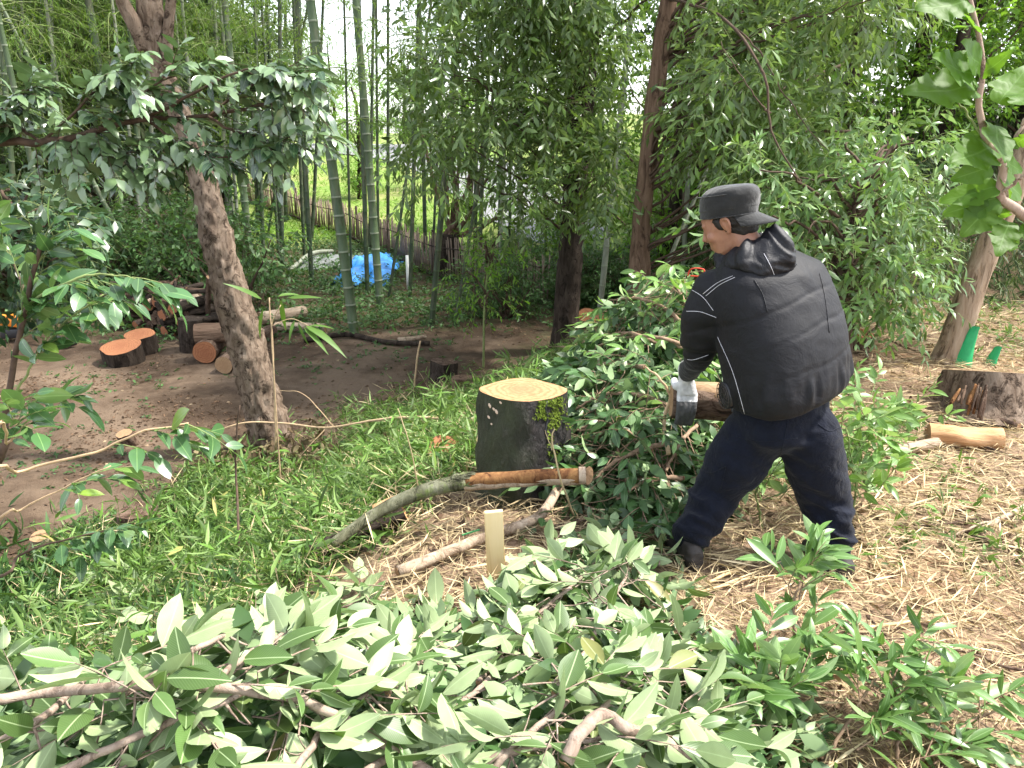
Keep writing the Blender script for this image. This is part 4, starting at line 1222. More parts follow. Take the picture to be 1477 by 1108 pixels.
o = bpy.data.objects.new('board', me); o.parent = root; o.matrix_basis = Mx; COL.objects.link(o)
me = bevel_box(w * 1.01, th * .2, .006, .0005, (0, -th * .5, hh - .075)); me.materials.append(M['green_ink'])
o = bpy.data.objects.new('paint_mark', me); o.parent = root; o.matrix_basis = Mx @ Matrix.Rotation(R(-14), 4, 'Y'); COL.objects.link(o)

# clearing: two sawn rounds used as seats
def round_at(px, py_top, py_base, wpx, label, lean=(0, 0)):
    b = gp(px, py_base); r = px_size(wpx, b) / 2
    hgt = (py_base - py_top) / FPX * (b.y / math.cos(PITCH)) * 1.0
    log('sawn_round', b - Vector((0, 0, .03)), b + Vector((lean[0], lean[1], hgt * .98)), r, label, 'log', 'sawn rounds standing in the clearing', 'bark_dark', 'cut_orange', sides=32, oval=.1, faces=(0, 1))
round_at(180, 497, 522, 54, 'squat dark sawn round with cracked orange top, the lower of two', (.0, -.05))
round_at(208, 480, 508, 42, 'dark sawn round with orange top standing behind the squat one', (.0, -.05))

# clearing: big log sections beside the firewood
def glog(px0, py0, px1, py1, wpx, label, face='cut_orange', bark='bark_log', up=None, **kw):
    a, b = gp(px0, py0), gp(px1, py1)
    r = px_size(wpx, a) / 2
    u = r if up is None else up
    a.z += u; b.z += u
    return log('log_section', a, b, r, label, 'log', 'log sections by the firewood', bark, face, **kw)
glog(297, 525, 318, 502, 33, 'thick log section lying with its brown sawn end showing, against the firewood')
glog(324, 540, 352, 520, 26, 'small round log section beside the leaning trunk with orange sawn end', 'cut_cream')
a = gp(318, 520); a.z += .33
log('log_section', a + Vector((-.28, .02, 0)), a + Vector((.25, .12, 0)), .12, 'reddish barked log section resting crosswise on the other log sections', 'log', 'log sections by the firewood', 'bark_red', 'cut_cream')
b = gp(277, 505)
log('log_section', b - Vector((0, 0, .02)), b + Vector((0.03, 0, .42)), .15, 'dark log section standing on end beside the firewood stack', 'log', 'log sections by the firewood', 'bark_dark', 'bark_dark')
glog(375, 498, 392, 488, 20, 'small orange ended log just right of the leaning trunk', up=.1)
glog(375, 470, 440, 460, 20, 'long grey log lying behind the leaning trunk', 'cut_cream', 'bark_pale', up=.1)
glog(398, 478, 470, 480, 14, 'thin pale log lying on the dirt behind the leaning trunk', 'cut_cream', 'bark_pale', up=.07)

# firewood stack: every stick its own log
A, B2 = gp(186, 462), gp(318, 487)
nrow = 4
along = (B2 - A); along.z = 0; alen = along.length; along.normalize()
acr = Vector((-along.y, along.x, 0))
FWL = ['dark split firewood stick in the long stack behind the sawn rounds', 'brown barked firewood log in the long stack behind the sawn rounds', 'pale weathered firewood stick on top of the long stack']
for row in range(nrow):
    n = 15 - row
    for k in range(n):
        if random.random() < .06: continue
        s = (k + .5 + (row % 2) * .5) / 15.5 * alen
        r = random.uniform(.05, .08)
        c = A + along * s
        c.z = hz(c.x, c.y) + .08 + row * .115
        L = random.uniform(.45, .85) * .5
        d = (acr * -1 + along * random.gauss(.15, .22) + Vector((0, 0, random.gauss(0, .07)))).normalized()
        top = row == nrow - 1 or (row == nrow - 2 and random.random() < .25)
        ki = 2 if top and random.random() < .2 else (0 if random.random() < .5 else 1)
        log('firewood_log', c - d * L * .9, c + d * L + Vector((0, random.gauss(0, .08), 0)), r, FWL[ki], 'firewood', 'firewood in the long stack', ['bark_dark', 'bark_log', 'bark_pale'][ki],
            random.choice(['cut_orange', 'bark_red', 'bark_log', 'bark_dark']), r2=r * random.uniform(.8, 1.05), sides=10, oval=.35)
for k in range(16):      # loose sticks thrown on top
    s = random.uniform(.05, .95) * alen
    c = A + along * s; c.z = hz(c.x, c.y) + .52 + random.uniform(0, .1)
    d = (along * random.uniform(-1, 1) + acr * random.uniform(-.8, .8) + Vector((0, 0, random.gauss(0, .06)))).normalized()
    L = random.uniform(.25, .6)
    log('firewood_stick', c - d * L, c + d * L, random.uniform(.02, .04), 'loose brown stick thrown across the top of the firewood stack', 'firewood', 'loose sticks on the firewood', random.choice(['bark_log', 'bark_dark', 'bark_red', 'bark_pale']), 'cut_cream', sides=8, oval=.2)

# small stumps and chunks in the grass
def low_stump(px, py, wpx, h, label, bark='bark_log', face='split_wood', lean=(0, 0)):
    b = gp(px, py); r = px_size(wpx, b) / 2
    return log('low_stump', b - Vector((0, 0, .05)), b + Vector((lean[0], lean[1], h)), r * 1.1, label, 'stump', None, bark, face, r2=r, sides=24, oval=.2, faces=(0, 1))
low_stump(204, 760, 56, .13, 'weathered low stump with frayed brown top in the grass below the clearing', 'bark_log', 'bark_log')
low_stump(190, 640, 22, .12, 'small cut stub in the dirt beside the hanging leaf twig', 'bark_log', 'cut_cream', (-.03, -.05))
low_stump(62, 790, 22, .12, 'small pinkish cut stub among the low leaves beside the clearing', 'bark_pale', 'cut_cream', (.03, -.06))
low_stump(645, 662, 52, .1, 'low orange sawn stump in the grass left of the tall stump', 'split_wood', 'cut_orange', (.0, -.07))
low_stump(638, 548, 34, .22, 'dark broken stump sprouting grass at the edge of the dirt clearing', 'bark_dark', 'bark_log', (.03, 0))
low_stump(668, 570, 30, .2, 'dark stump with reddish flank beside the broken stump', 'bark_red', 'bark_red')
low_stump(850, 470, 40, .16, 'orange topped stump behind the oak trunk in the undergrowth', 'bark_log', 'cut_orange', (0, -.06))
low_stump(1232, 505, 36, .16, 'small orange cut stump in the straw behind the worker', 'bark_log', 'cut_orange', (0, -.05))
# rotten log in the grass
root = log('rotten_log', g3(455, 815, .05), g3(585, 760, .07), .05, 'dark rotten log with pale broken ends in the grass under the mossy log', 'log', None, 'bark_dark', 'split_wood', sides=16, oval=.4, rough=.3)
root = log('wood_chunk', g3(545, 770, .12), g3(592, 757, .14), .035, 'short pale broken chunk of wood lying on the rotten log', 'log', None, 'split_wood', 'cut_cream', sides=12, oval=.4, rough=.3)

# right: the broad low stump with split flank
rb = gp(1428, 612)
rr = px_size(112, rb) / 2
root = log('broad_stump', rb - Vector((0, 0, .06)) + Vector((.1, .2, 0)), (rb.x + .12, rb.y + .29, at(1440, 556, rb.y).z), rr * 1.15, 'broad low stump with torn orange flank and grey bark, in the straw', 'stump', None,
           'bark_grey', 'cut_cream', r2=rr * 1.0, sides=44, oval=.22, faces=(0, 1), rough=.1, taper=lambda t: 1 + .25 * np.exp(-t * 5))
for k in range(14):
    px0 = random.uniform(1374, 1420); dep = .02 + .2 * (px0 - 1370) / 60; a = at(px0 + 8, 553 + random.uniform(0, 10), rb.y + .12 - dep); b = at(px0 + random.uniform(-6, 4), 582 + (px0 - 1374) * .4 + random.uniform(-8, 8), rb.y + .06 - dep)
    m = MB(); wd = random.uniform(.006, .016); S = spline([(*a, wd * .4), (*((a + b) / 2), wd), (*b, wd * .7)], 8); m.add(*tube(S[:, :3], S[:, 3], 5, True, .3, 30, k))
    o = m.build('torn_splinter', random.choice(['stripped', 'bark_red', 'bark_log'])); o.parent = root; o.matrix_parent_inverse = root.matrix_basis.inverted()
log('bark_slab', g3(1335, 640, .05), g3(1440, 648, .05), .07, 'curved slab of split bark lying on the straw below the broad stump', 'wood', None, 'split_wood', 'cut_cream', sides=14, oval=.6, rough=.25)
log('pipe_log', g3(1402, 605, .04), g3(1468, 625, .04), .025, 'straight brown pole lying at the foot of the broad stump', 'log', None, 'bark_log', 'cut_cream', sides=12)
log('fallen_log', g3(1268, 662, .03), g3(1350, 648, .04), .032, 'smooth brown log lying on straw beside the leafy shoots', 'log', None, 'bark_pale', 'cut_cream', sides=14)
stick('fallen_branch', [g3(1408, 772, .02), g3(1440, 758, .03), g3(1478, 742, .05), g3(1530, 720, .05)], .014, .01, 'grey dead branch lying on the straw with a forked end', mat='bark_pale', forks=[[g3(1440, 758, .03), g3(1400, 775, .05), g3(1360, 790, .03)]])
stick('fallen_branch', [g3(1392, 775, .02), g3(1430, 790, .02), g3(1478, 805, .02)], .011, .008, 'dark dead stick lying just below the grey forked branch', mat='bark_log')
for k, (pts, r, lab) in enumerate([
    ([(1238, 915), (1300, 908), (1352, 905)], .008, 'straight yellow cane lying flat on the straw below the worker'),
    ([(1232, 745), (1262, 815), (1300, 885)], .005, 'thin pale cane slanting down beside the worker trouser leg'),
    ([(1335, 860), (1375, 925), (1410, 1010)], .006, 'pale cane slanting across the straw near bare soil'),
    ([(1245, 785), (1330, 840), (1420, 905)], .004, 'long thin straw coloured cane lying slantwise on the litter'),
    ([(1022, 850), (1080, 820), (1155, 768)], .008, 'yellow brown cane lying between the boots of the worker'),
    ([(1010, 862), (1090, 843), (1150, 838)], .006, 'thin orange brown cane lying behind the leafy shoots'),
    ([(1360, 755), (1380, 700), (1390, 660)], .005, 'thin stalk lying across the straw towards the broad stump'),
    ([(1225, 585), (1290, 592), (1345, 600)], .009, 'bleached stick lying behind the leafy bush on the straw'),
    ([(1320, 605), (1390, 640), (1477, 672)], .011, 'brown twig lying on the straw across the bark slab'),
    ([(1270, 800), (1330, 805), (1400, 798)], .004, 'fine pale straw stem lying crosswise on the litter'),
    ([(1250, 900), (1290, 940), (1350, 985)], .006, 'dark brown twig lying on bare soil near the leafy shoots'),
    ([(1215, 470), (1290, 500), (1340, 520)], .012, 'grey fallen branch at the foot of the dark bank'),
    ([(1225, 455), (1320, 470), (1400, 475)], .008, 'thin grey branch lying along the foot of the dark bank'),
    ([(1160, 860), (1170, 840), (1180, 800)], .004, 'short dry twig leaning beside the worker boot')]):
    stick('dry_cane' if 'cane' in lab else 'dry_twig', [g3(x, y, .02 + r) for x, y in pts], r, r * .6, lab, 'stick', ['cane', 'stalk', 'bark_log'][0 if 'cane' in lab else (2 if 'brown' in lab or 'grey' in lab else 1)], sides=7)
# many loose twigs on the straw (small look-alikes)
for k in range(46):
    x, y = random.uniform(.9, 5.0), random.uniform(1.5, 7.2)
    if x > y * .72 + .2 or (x < 1.7 and 2.5 < y < 3.6): continue
    a = random.uniform(0, 3.14); L = random.uniform(.08, .3)
    p = [Vector((x + math.cos(a) * L * s, y + math.sin(a) * L * s, 0)) for s in (-1, .1, 1)]
    for q in p: q.z = hz(q.x, q.y) + random.uniform(.015, .05)
    stick('loose_twig', p, random.uniform(.003, .008), .002, 'small broken twig lying loose on the straw', 'twig', random.choice(['bark_log', 'stalk', 'bark_pale']), 'loose twigs on the straw', 6, .01)

# leaning tree on the right with green plastic markers
lb = gp(1362, 522)
root = thing('leaning_tree', lb, 'bare pale trunk leaning over the bank beside green plastic markers', 'tree')
mb = MB(); mb.add(*trunk_geo([(*(lb - Vector((.04, 0, .15))), .15), (*(lb + Vector((.03, 0, .08))), .112), pxp(1397, 430, lb.y, 36), pxp(1437, 330, lb.y, 34), pxp(1497, 180, lb.y, 31), pxp(1593, -60, lb.y, 26), pxp(1697, -320, lb.y, 10)], 22, .06, .06, .04))
mb.build('trunk', 'bark_lean', root)
cl = [lb + Vector((random.uniform(1.6, 3.6), random.uniform(-1, 1.5), random.uniform(3.6, 5.4))) for _ in range(9)]
lbm = MB(); top_ = Vector(pxp(1600, -60, lb.y, 30)[:3])
BP, BD = [], []
for c in cl:
    lbm.add(*curve_tube([top_, (top_ + c) / 2 + Vector((0, 0, .2)), c], .03, .008, 10, 5))
    dd = rand_dirs(20); BP.append(np.array(c) + dd * .4); BD.append(dd)
lbm.build('branch', 'twig_dark', root)
P, D, N, S, TW = sprays(np.concatenate(BP), np.concatenate(BD), .3, 9, .11, .4, 50, 1, .4, .2, .4)
cb = MB(); cb.add(*leaves_geo(P, D, N, S, OVAL2)); o = cb.build('crown', 'bright_leaf', root, False); o['kind'] = 'stuff'

def marker(px0, px1, ptop, pbase, label):
    b = gp((px0 + px1) / 2, pbase)
    w = px_size(px1 - px0, b); h = px_size(pbase - ptop, b) * 1.02
    # folded green plastic sheet tapering to a point: V-section of two flaps
    n = 7; V = []
    for s in (0, .25, .5, .75, 1):
        ww = w * (1 - .62 * s); sh = w * .28 * s
        for q in np.linspace(-1, 1, n):
            V.append((sh + ww * .5 * q, -.06 * (1 - abs(q)) + .01 * math.sin(q * 6 + s * 4), h * s + .015 * (1 - q * q)))
    V = np.array(V); T = []
    for i in range(4):
        for k in range(n - 1):
            a = i * n + k; T += [(a, a + 1, a + n + 1), (a, a + n + 1, a + n)]
    V2 = V + [0, .012, 0]; T = np.array(T)
    rim = [(k, k + len(V)) for k in range(len(V))]
    Tall = np.vstack([T, T[:, ::-1] + len(V)])
    o = bpy.data.objects.new('plastic_marker', mesh_np('plastic_marker', np.vstack([V, V2]), Tall, 'green_plastic', True))
    o.location = b - Vector((0, 0, .02)); COL.objects.link(o); tag(o, label, 'marker')
marker(1372, 1402, 468, 528, 'tall green plastic marker stuck beside the leaning trunk')
marker(1420, 1437, 497, 525, 'short green plastic marker standing apart from the leaning trunk')

# ------------------------------------------------------------------ the leaning trunk on the left
tb = gp(398, 652)
ty_ = tb.y
root = thing('leaning_trunk_tree', tb, 'tree with rough grey brown leaning trunk and fork, rising from the dirt clearing', 'tree')
mb = MB()
mb.add(*trunk_geo([(*(tb - Vector((-.05, 0, .2))), .26), (*(tb + Vector((0, 0, .03))), .2), pxp(375, 570, ty_, 54), pxp(350, 480, ty_, 50), pxp(322, 380, ty_, 46), pxp(298, 280, ty_, 39),
                   pxp(272, 195, ty_, 32), pxp(240, 120, ty_, 32), pxp(226, 60, ty_, 37), pxp(215, 5, ty_, 35), pxp(200, -90, ty_, 29), pxp(175, -260, ty_, 18), pxp(150, -420, ty_, 7)], 40, .16, .16, .02, 2.0, 16))
mb.add(*trunk_geo([pxp(212, 70, ty_ - .03, 25), pxp(196, 38, ty_ - .08, 23), pxp(178, 5, ty_ - .12, 18), pxp(160, -40, ty_ - .2, 13), pxp(120, -160, ty_ - .3, 5)], 16, .15, .1, .03, 5))
mb.add(*trunk_geo([pxp(240, 95, ty_ - .05, 17), pxp(243, 40, ty_ - .05, 15), pxp(252, -40, ty_ - .1, 13), pxp(275, -200, ty_ - .3, 4)], 14, .08, .05, .03, 6))
mb.build('trunk', 'bark_grey', root)
lbm = MB(); BP, BD = [], []
tips = [Vector(pxp(175, -260, ty_)), Vector(pxp(120, -160, ty_ - .3)), Vector(pxp(275, -200, ty_ - .3))]
for k in range(38):
    t0 = random.choice(tips); c = t0 + Vector((random.uniform(-1.6, 1.6), random.uniform(-1.4, 1.4), random.uniform(.2, 2.2)))
    lbm.add(*curve_tube([t0, (t0 + c) / 2 + Vector((0, 0, .15)), c], .025, .007, 10, 5))
    dd = rand_dirs(18); BP.append(np.array(c) + dd * .35); BD.append(dd)
lbm.build('branch', 'twig_dark', root)
P, D, N, S, TW = sprays(np.concatenate(BP), np.concatenate(BD), .3, 9, .1, .4, 50, 1, .4, .2, .4)
cb = MB(); cb.add(*leaves_geo(P, D, N, S, OVAL2)); o = cb.build('crown', 'oak_leaf', root, False); o['kind'] = 'stuff'
# wilted leaves round its foot
B = np.array([[tb.x + random.gauss(0, .32), tb.y - .25 + random.gauss(0, .22), 0] for _ in range(110)]); B[:, 2] = H(B[:, 0], B[:, 1]) + rng.uniform(0, .25, 110)
P, D, N, S, TW = sprays(B, rand_dirs(110, .0, .8), .2, 6, .085, .6, 50, 1, .6, .3, .9)
V, T = leaves_geo(P, D, N, S, OVAL3); V2, T2 = twigs_geo(TW, .003)
tag(stuff('wilted_leaves', np.vstack([V, V2]), np.vstack([T, T2 + len(V)]), 'wilted'), 'brown wilted leaves hanging round the foot of the leaning trunk', 'leaves')

# thin stalks and twigs on the slope
stick('dry_stalk', [g3(597, 565, 0), at(600, 530, gp(597, 565).y), at(606, 492, gp(597, 565).y)], .011, .009, 'upright brown broken stalk at the edge of the dirt clearing', 'stalk', 'stalk')
yb2 = gp(345, 800).y
stick('dry_stalk', [g3(345, 830, 0), at(342, 700, yb2), at(340, 640, yb2), at(346, 585, yb2)], .008, .004, 'thin green brown upright stalk before the leaning trunk', 'stalk', 'twig_dark')
yb3 = gp(400, 660).y - .4
stick('dry_stalk', [at(398, 650, yb3), at(396, 560, yb3), at(392, 480, yb3), at(388, 430, yb3)], .008, .005, 'thin pale dry stalk standing against the leaning trunk', 'stalk', 'stalk')
stick('bent_twig', [at(690, 608, tb.y - 1.0), at(600, 602, tb.y - .9), at(540, 606, tb.y - .8), at(470, 617, tb.y - .6), at(400, 610, tb.y - .45), at(340, 612, tb.y - .45), at(275, 640, tb.y - .45)], .012, .005,
      'long thin twig stretching from the tall stump to the leaning trunk', 'twig', 'stalk', forks=[[at(480, 615, tb.y - .6), at(440, 570, tb.y - .5), at(402, 563, tb.y - .45)], [at(470, 617, tb.y - .6), at(440, 650, tb.y - .7), at(410, 690, tb.y - .7)]])
yc = gp(590, 760).y
stick('grass_stem', [g3(612, 745, 0), at(590, 640, yc), at(575, 590, yc)], .004, .002, 'tall pale dry grass stem on the bright slope', 'stalk', 'straw')
sy = sb.y - .5
stick('grass_stem', [g3(830, 748, 0), at(812, 700, sy), at(797, 640, sy), at(801, 618, sy)], .005, .003, 'pale seeding grass stem standing before the tall stump', 'stalk', 'straw', forks=[[at(797, 650, sy), at(790, 632, sy), at(785, 620, sy)]])

# leafy bamboo seedling by the leaning trunk
yq = 5.2
root = thing('bamboo_seedling', at(398, 640, yq), 'young bamboo shoot with long drooping leaves beside the leaning trunk', 'bamboo')
root.location.z = hz(root.location.x, root.location.y)
m = MB(); m.add(*curve_tube([root.location, at(395, 540, yq), at(392, 470, yq), at(405, 440, yq)], .006, .003)); m.add(*curve_tube([at(392, 470, yq), at(420, 460, yq), at(445, 470, yq)], .003, .002)); m.build('stem', 'stalk', root)
sas = leaf_meshes('leaf', 'sasa_leaf', [dict(w=.16, nseg=5, fold=.25, curl=.5, peak=.35), dict(w=.13, nseg=5, fold=.2, curl=.25, peak=.35)])
LP_ = [(378, 432, -40, -25), (400, 428, 30, -12), (380, 445, -12, 40), (405, 432, 5, 45), (415, 430, 40, -6), (440, 470, 45, 15), (438, 472, 30, 25), (430, 465, 10, 30), (425, 462, -10, 22), (446, 470, 30, -3)]
P = np.array([list(at(a, b, yq)) for a, b, _, _ in LP_]); Q = np.array([list(at(a + c, b + d, yq - random.uniform(-.1, .2))) for a, b, c, d in LP_])
leaf_objects(root, P, Q - P, np.array([[0, -.4, 1.0]] * len(P)) + rng.normal(0, .3, (len(P), 3)), np.linalg.norm(Q - P, axis=1) * 1.15, sas)

# ------------------------------------------------------------------ fence, tarp, posts beyond the grove
FB = [gp(352, 288), gp(443, 322), gp(520, 352), gp(600, 388), gp(690, 412), gp(790, 440)]
FS = spline(FB, 400)
cum = np.concatenate([[0], np.cumsum(np.linalg.norm(np.diff(FS, axis=0), axis=1))])
root = thing('picket_fence', FB[0], 'low fence of thin brown pickets between the bamboo grove and the lawn', 'fence')
pv, pt_ = tube(np.array([[0, 0, -.05], [0, 0, .4], [0, 0, .8]]), [.015, .014, .012], 5)
pme = mesh_np('picket', pv, pt_, 'fence_wood', False)
npk = 295
for k in range(npk):
    s = cum[-1] * (k + random.uniform(.2, .8)) / npk
    q = [np.interp(s, cum, FS[:, c]) for c in range(2)]
    o = bpy.data.objects.new('picket', pme); o.parent = root
    o.location = Vector((q[0], q[1], hz(*q))) - root.location
    o.rotation_euler = (random.gauss(0, .05), random.gauss(0, .05), 0); o.scale = (1, 1, random.uniform(.85, 1.1)); COL.objects.link(o)
for zz, rr_ in ((.05, .04), (.6, .012)):
    q = FS[::8].copy(); q[:, 2] = H(q[:, 0], q[:, 1]) + zz; q[:, 1] -= .04
    m = MB(); m.add(*tube(q, rr_, 6)); m.build('rail', 'fence_rail', root)
for k in range(13):
    s = cum[-1] * (k + .3) / 13; q = [np.interp(s, cum, FS[:, c]) for c in range(2)]; z = hz(*q)
    m = MB(); m.add(*tube(np.array([[q[0], q[1] + .05, z - .1], [q[0] + .02, q[1] + .05, z + .9]]), .03, 7)); m.build('post', 'fence_rail', root)

def sheet(name, poly, mat, label, h, n=34, fold=1.0):
    c = sum(poly, Vector()) / len(poly)
    x0, x1 = min(p.x for p in poly), max(p.x for p in poly); y0, y1 = min(p.y for p in poly), max(p.y for p in poly)
    X, Y = np.meshgrid(np.linspace(-1, 1, n), np.linspace(-1, 1, n))
    rr_ = np.sqrt(X ** 2 + Y ** 2)
    px = c.x + X * (x1 - x0) / 2 * (1 + .08 * vnoise(X * 3, Y * 3)); py = c.y + Y * (y1 - y0) / 2 * (1 + .1 * vnoise(X * 3 + 9, Y * 3))
    z = H(px, py) + .03 + h * np.clip(1 - rr_ ** 2 * .8, 0, 1) + fold * (.07 * vnoise(X * 5, Y * 5, 3) + .05 * np.abs(vnoise(X * 9, Y * 7, 8)))
    i = np.arange(n - 1)[:, None] * n + np.arange(n - 1)[None]
    o = bpy.data.objects.new(name, mesh_np(name, np.stack([px - c.x, py - c.y, z - c.z], -1).reshape(-1, 3), np.stack([i, i + 1, i + n + 1, i + n], -1).reshape(-1, 4), mat, True))
    o.location = c; COL.objects.link(o)
    sm = o.modifiers.new('thickness', 'SOLIDIFY'); sm.thickness = .01
    return tag(o, label, 'sheet')
sheet('tarpaulin', [gp(505, 410), gp(565, 410), gp(505, 385), gp(562, 372)], 'blue_tarp', 'crumpled bright blue tarpaulin heaped on the ground beyond the bamboo', .22)
sheet('grey_sheet', [gp(452, 384), gp(498, 388), gp(455, 370), gp(492, 374)], 'grey_sheet', 'flat grey sheet lying on the grass beside the blue tarpaulin', .05, fold=.4)
wp = gp(589, 418); m = MB(); m.add(*tube(np.array([[wp.x, wp.y, wp.z - .1], [wp.x, wp.y, wp.z + .62]]), .03, 8)); tag(m.build('marker_post', 'white_paint', None, True, wp), 'thin white post standing before the picket fence', 'post')
stick('fallen_culm', [g3(418, 398, .1), g3(450, 380, .2), g3(480, 372, .15)], .05, .04, 'pale fallen bamboo length beside the grey sheet', 'bamboo', 'culm_grey')
stick('fallen_culm', [g3(232, 432, .5), at(262, 370, gp(232, 432).y + .3), at(290, 305, gp(232, 432).y + .5)], .07, .055, 'dark cut bamboo length propped on the firewood stack', 'bamboo', 'culm_dark')
stick('fallen_pole', [g3(440, 495, .04), g3(500, 488, .05), g3(560, 498, .04), g3(620, 500, .04)], .04, .03, 'long dark pole lying along the far edge of the dirt clearing', 'log', 'bark_dark')
stick('fallen_pole', [g3(575, 497, .05), g3(615, 492, .06)], .04, .03, 'short pale pole lying at the far edge of the dirt clearing', 'log', 'bark_pale')
stick('fallen_branch', [at(268, 395, gp(300, 440).y), at(300, 410, gp(300, 440).y), at(335, 428, gp(300, 440).y)], .02, .012, 'long thin branch leaning from the firewood to the leaning trunk', 'branch', 'stalk')

# orange and black brush cutter lying by the clearing, mostly behind leaves
q0 = gp(18, 492)
root = thing('brush_cutter', q0, 'orange and black motor tool lying on the dirt behind the shrub leaves', 'tool')
def part(name, V, T, mat, loc, rot=(0, 0, 0), bev=None):
    o = bpy.data.objects.new(name, mesh_np(name, V, T, mat, False)); o.parent = root; o.location = loc; o.rotation_euler = rot; COL.objects.link(o)
    if bev: b = o.modifiers.new('bevel', 'BEVEL'); b.width = bev; b.segments = 3
    return o
part('engine_cover', *box(.3, .22, .16), 'orange_plastic', (.05, 0, .3), (0, .2, .2), .04)
part('fuel_tank', *box(.26, .2, .14), 'black_plastic', (.02, 0, .12), (0, 0, .2), .04)
part('handle', *curve_tube([(.1, 0, .35), (.3, -.05, .42), (.42, -.05, .3), (.4, 0, .15)], .025, .02), 'black_plastic', (0, 0, 0))
part('shaft', *curve_tube([(.1, 0, .22), (.5, -.15, .18), (.95, -.35, .1)], .025, .022), 'black_plastic', (0, 0, 0))
part('guard', *box(.12, .2, .05), 'black_plastic', (.97, -.36, .07), (0, .5, -.4), .02)

# ------------------------------------------------------------------ leafy cut branches
PILE = leaf_meshes('leaf', 'pile_leaf', [dict(w=.46, nseg=7, fold=.22, curl=.12, peak=.5), dict(w=.42, nseg=7, fold=.1, curl=.3, peak=.47), dict(w=.5, nseg=7, fold=.3, curl=-.12, peak=.5), dict(w=.44, nseg=7, fold=.15, curl=.2, peak=.52, twist=.5), dict(w=.38, nseg=7, fold=.45, curl=.08, peak=.45, twist=-.4), dict(w=.4, nseg=7, fold=.6, curl=.35, peak=.48, twist=.2)])
SHOOT = leaf_meshes('leaf', 'shoot_leaf', [dict(w=.28, nseg=7, fold=.3, curl=.25, peak=.52), dict(w=.25, nseg=7, fold=.2, curl=.4, peak=.5), dict(w=.3, nseg=7, fold=.35, curl=.1, peak=.52, twist=.3)])
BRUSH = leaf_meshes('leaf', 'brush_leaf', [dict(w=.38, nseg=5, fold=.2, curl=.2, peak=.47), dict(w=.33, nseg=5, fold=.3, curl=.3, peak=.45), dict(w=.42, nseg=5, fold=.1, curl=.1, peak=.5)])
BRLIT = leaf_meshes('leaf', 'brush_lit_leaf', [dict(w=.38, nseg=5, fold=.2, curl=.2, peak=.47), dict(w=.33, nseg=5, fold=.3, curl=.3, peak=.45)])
CAMEL = leaf_meshes('leaf', 'camellia_leaf', [dict(w=.4, nseg=6, fold=.2, curl=.25, peak=.45), dict(w=.36, nseg=6, fold=.3, curl=.35, peak=.42), dict(w=.44, nseg=6, fold=.12, curl=.15, peak=.45)])
SHRUB = leaf_meshes('leaf', 'shrub_leaf', [dict(w=.46, nseg=6, fold=.2, curl=.25, peak=.48), dict(w=.42, nseg=6, fold=.3, curl=.3, peak=.45), dict(w=.52, nseg=6, fold=.12, curl=.12, peak=.48)])

def pile_z(x, y):
    """top of the heap of cut branches in front of the camera"""
    x = np.asarray(x, float); y = np.asarray(y, float)
    m = .54 * np.exp(-((x + .7) / .7) ** 2 - ((y - 1.5) / .6) ** 2)
    m = np.maximum(m, .36 * np.exp(-((x - .15) / .55) ** 2 - ((y - 1.55) / .7) ** 2))
    m = np.maximum(m, .17 * np.exp(-((x - .32) / .28) ** 2 - ((y - 2.4) / .4) ** 2))
    m = np.maximum(m, .48 * np.exp(-((x + 1.25) / .6) ** 2 - ((y - 1.35) / .6) ** 2))
    return H(x, y) + m * (1 + .15 * vnoise(x * 4, y * 4, 5.5))
def heap_pt(px, py, f=pile_z, up=0.0):
    d = ray(px, py); t = .4; o = Vector((0, 0, CAMZ))
    while t < 8:
        p = o + d * t
        if p.z < float(f(p.x, p.y)) + up: break
        t += .01
    return o + d * t

def leafy_branch(name, label, pts, r0, r1, nspr, nleaf, size, meshes, L=.22, spread=.12, flip=.0, zf=None, bark='branch_bark', group=None, cat='branch', face='cut_cream', hang=.1, dirb=None, upz=(-.1, .6), jit=.5, droop=.15, twr=.003):
    root = thing(name, Vector(pts[0]), label, cat, group)
    S = spline(pts, 40)
    m = MB(); m.add(*curve_tube(pts, r0, r1, 40, 10, .004, rough=.07, freq=14)); m.build('stem', bark, root)
    if face:
        d = (Vector(pts[0]) - Vector(pts[1])).normalized(); fv, ft = cut_face(r0 * .96, np.ones(12), 12)
        o = bpy.data.objects.new('cut_face', mesh_np('cut_face', fv, ft, face)); o.parent = root; o.matrix_basis = align(d, d * .003); COL.objects.link(o)
    idx = rng.integers(4, 40, nspr)
    B0 = S[idx]
    B = B0 + rng.normal(0, spread, (nspr, 3)) * [1, 1, .25]
    if zf is not None: B[:, 2] = zf(B[:, 0], B[:, 1]) + rng.uniform(-.05, .06, nspr)
    tanv = nrm(np.gradient(S, axis=0))[idx]
    D = rand_dirs(nspr, *upz) + tanv * .5
    if dirb is not None: D = D + np.array(dirb)
    P, Dl, N, Sz, TW = sprays(B, D, L, nleaf, size, droop, 48, 1.0, jit, flip, hang, .5)
    t = MB(); t.add(*twigs_geo(TW, twr))
    # side twigs that carry each spray back to the stem
    LK = np.stack([B0 + (B - B0) * s + np.array([0, 0, -.02 * math.sin(s * 3.14)]) for s in np.linspace(0, 1, 5)], 1)
    t.add(*twigs_geo(LK, twr * 1.3)); o = t.build('twigs', bark, root); o.name = 'twig'
    o['kind'] = 'stuff'
    leaf_objects(root, P, Dl, N, Sz, meshes)
    return root

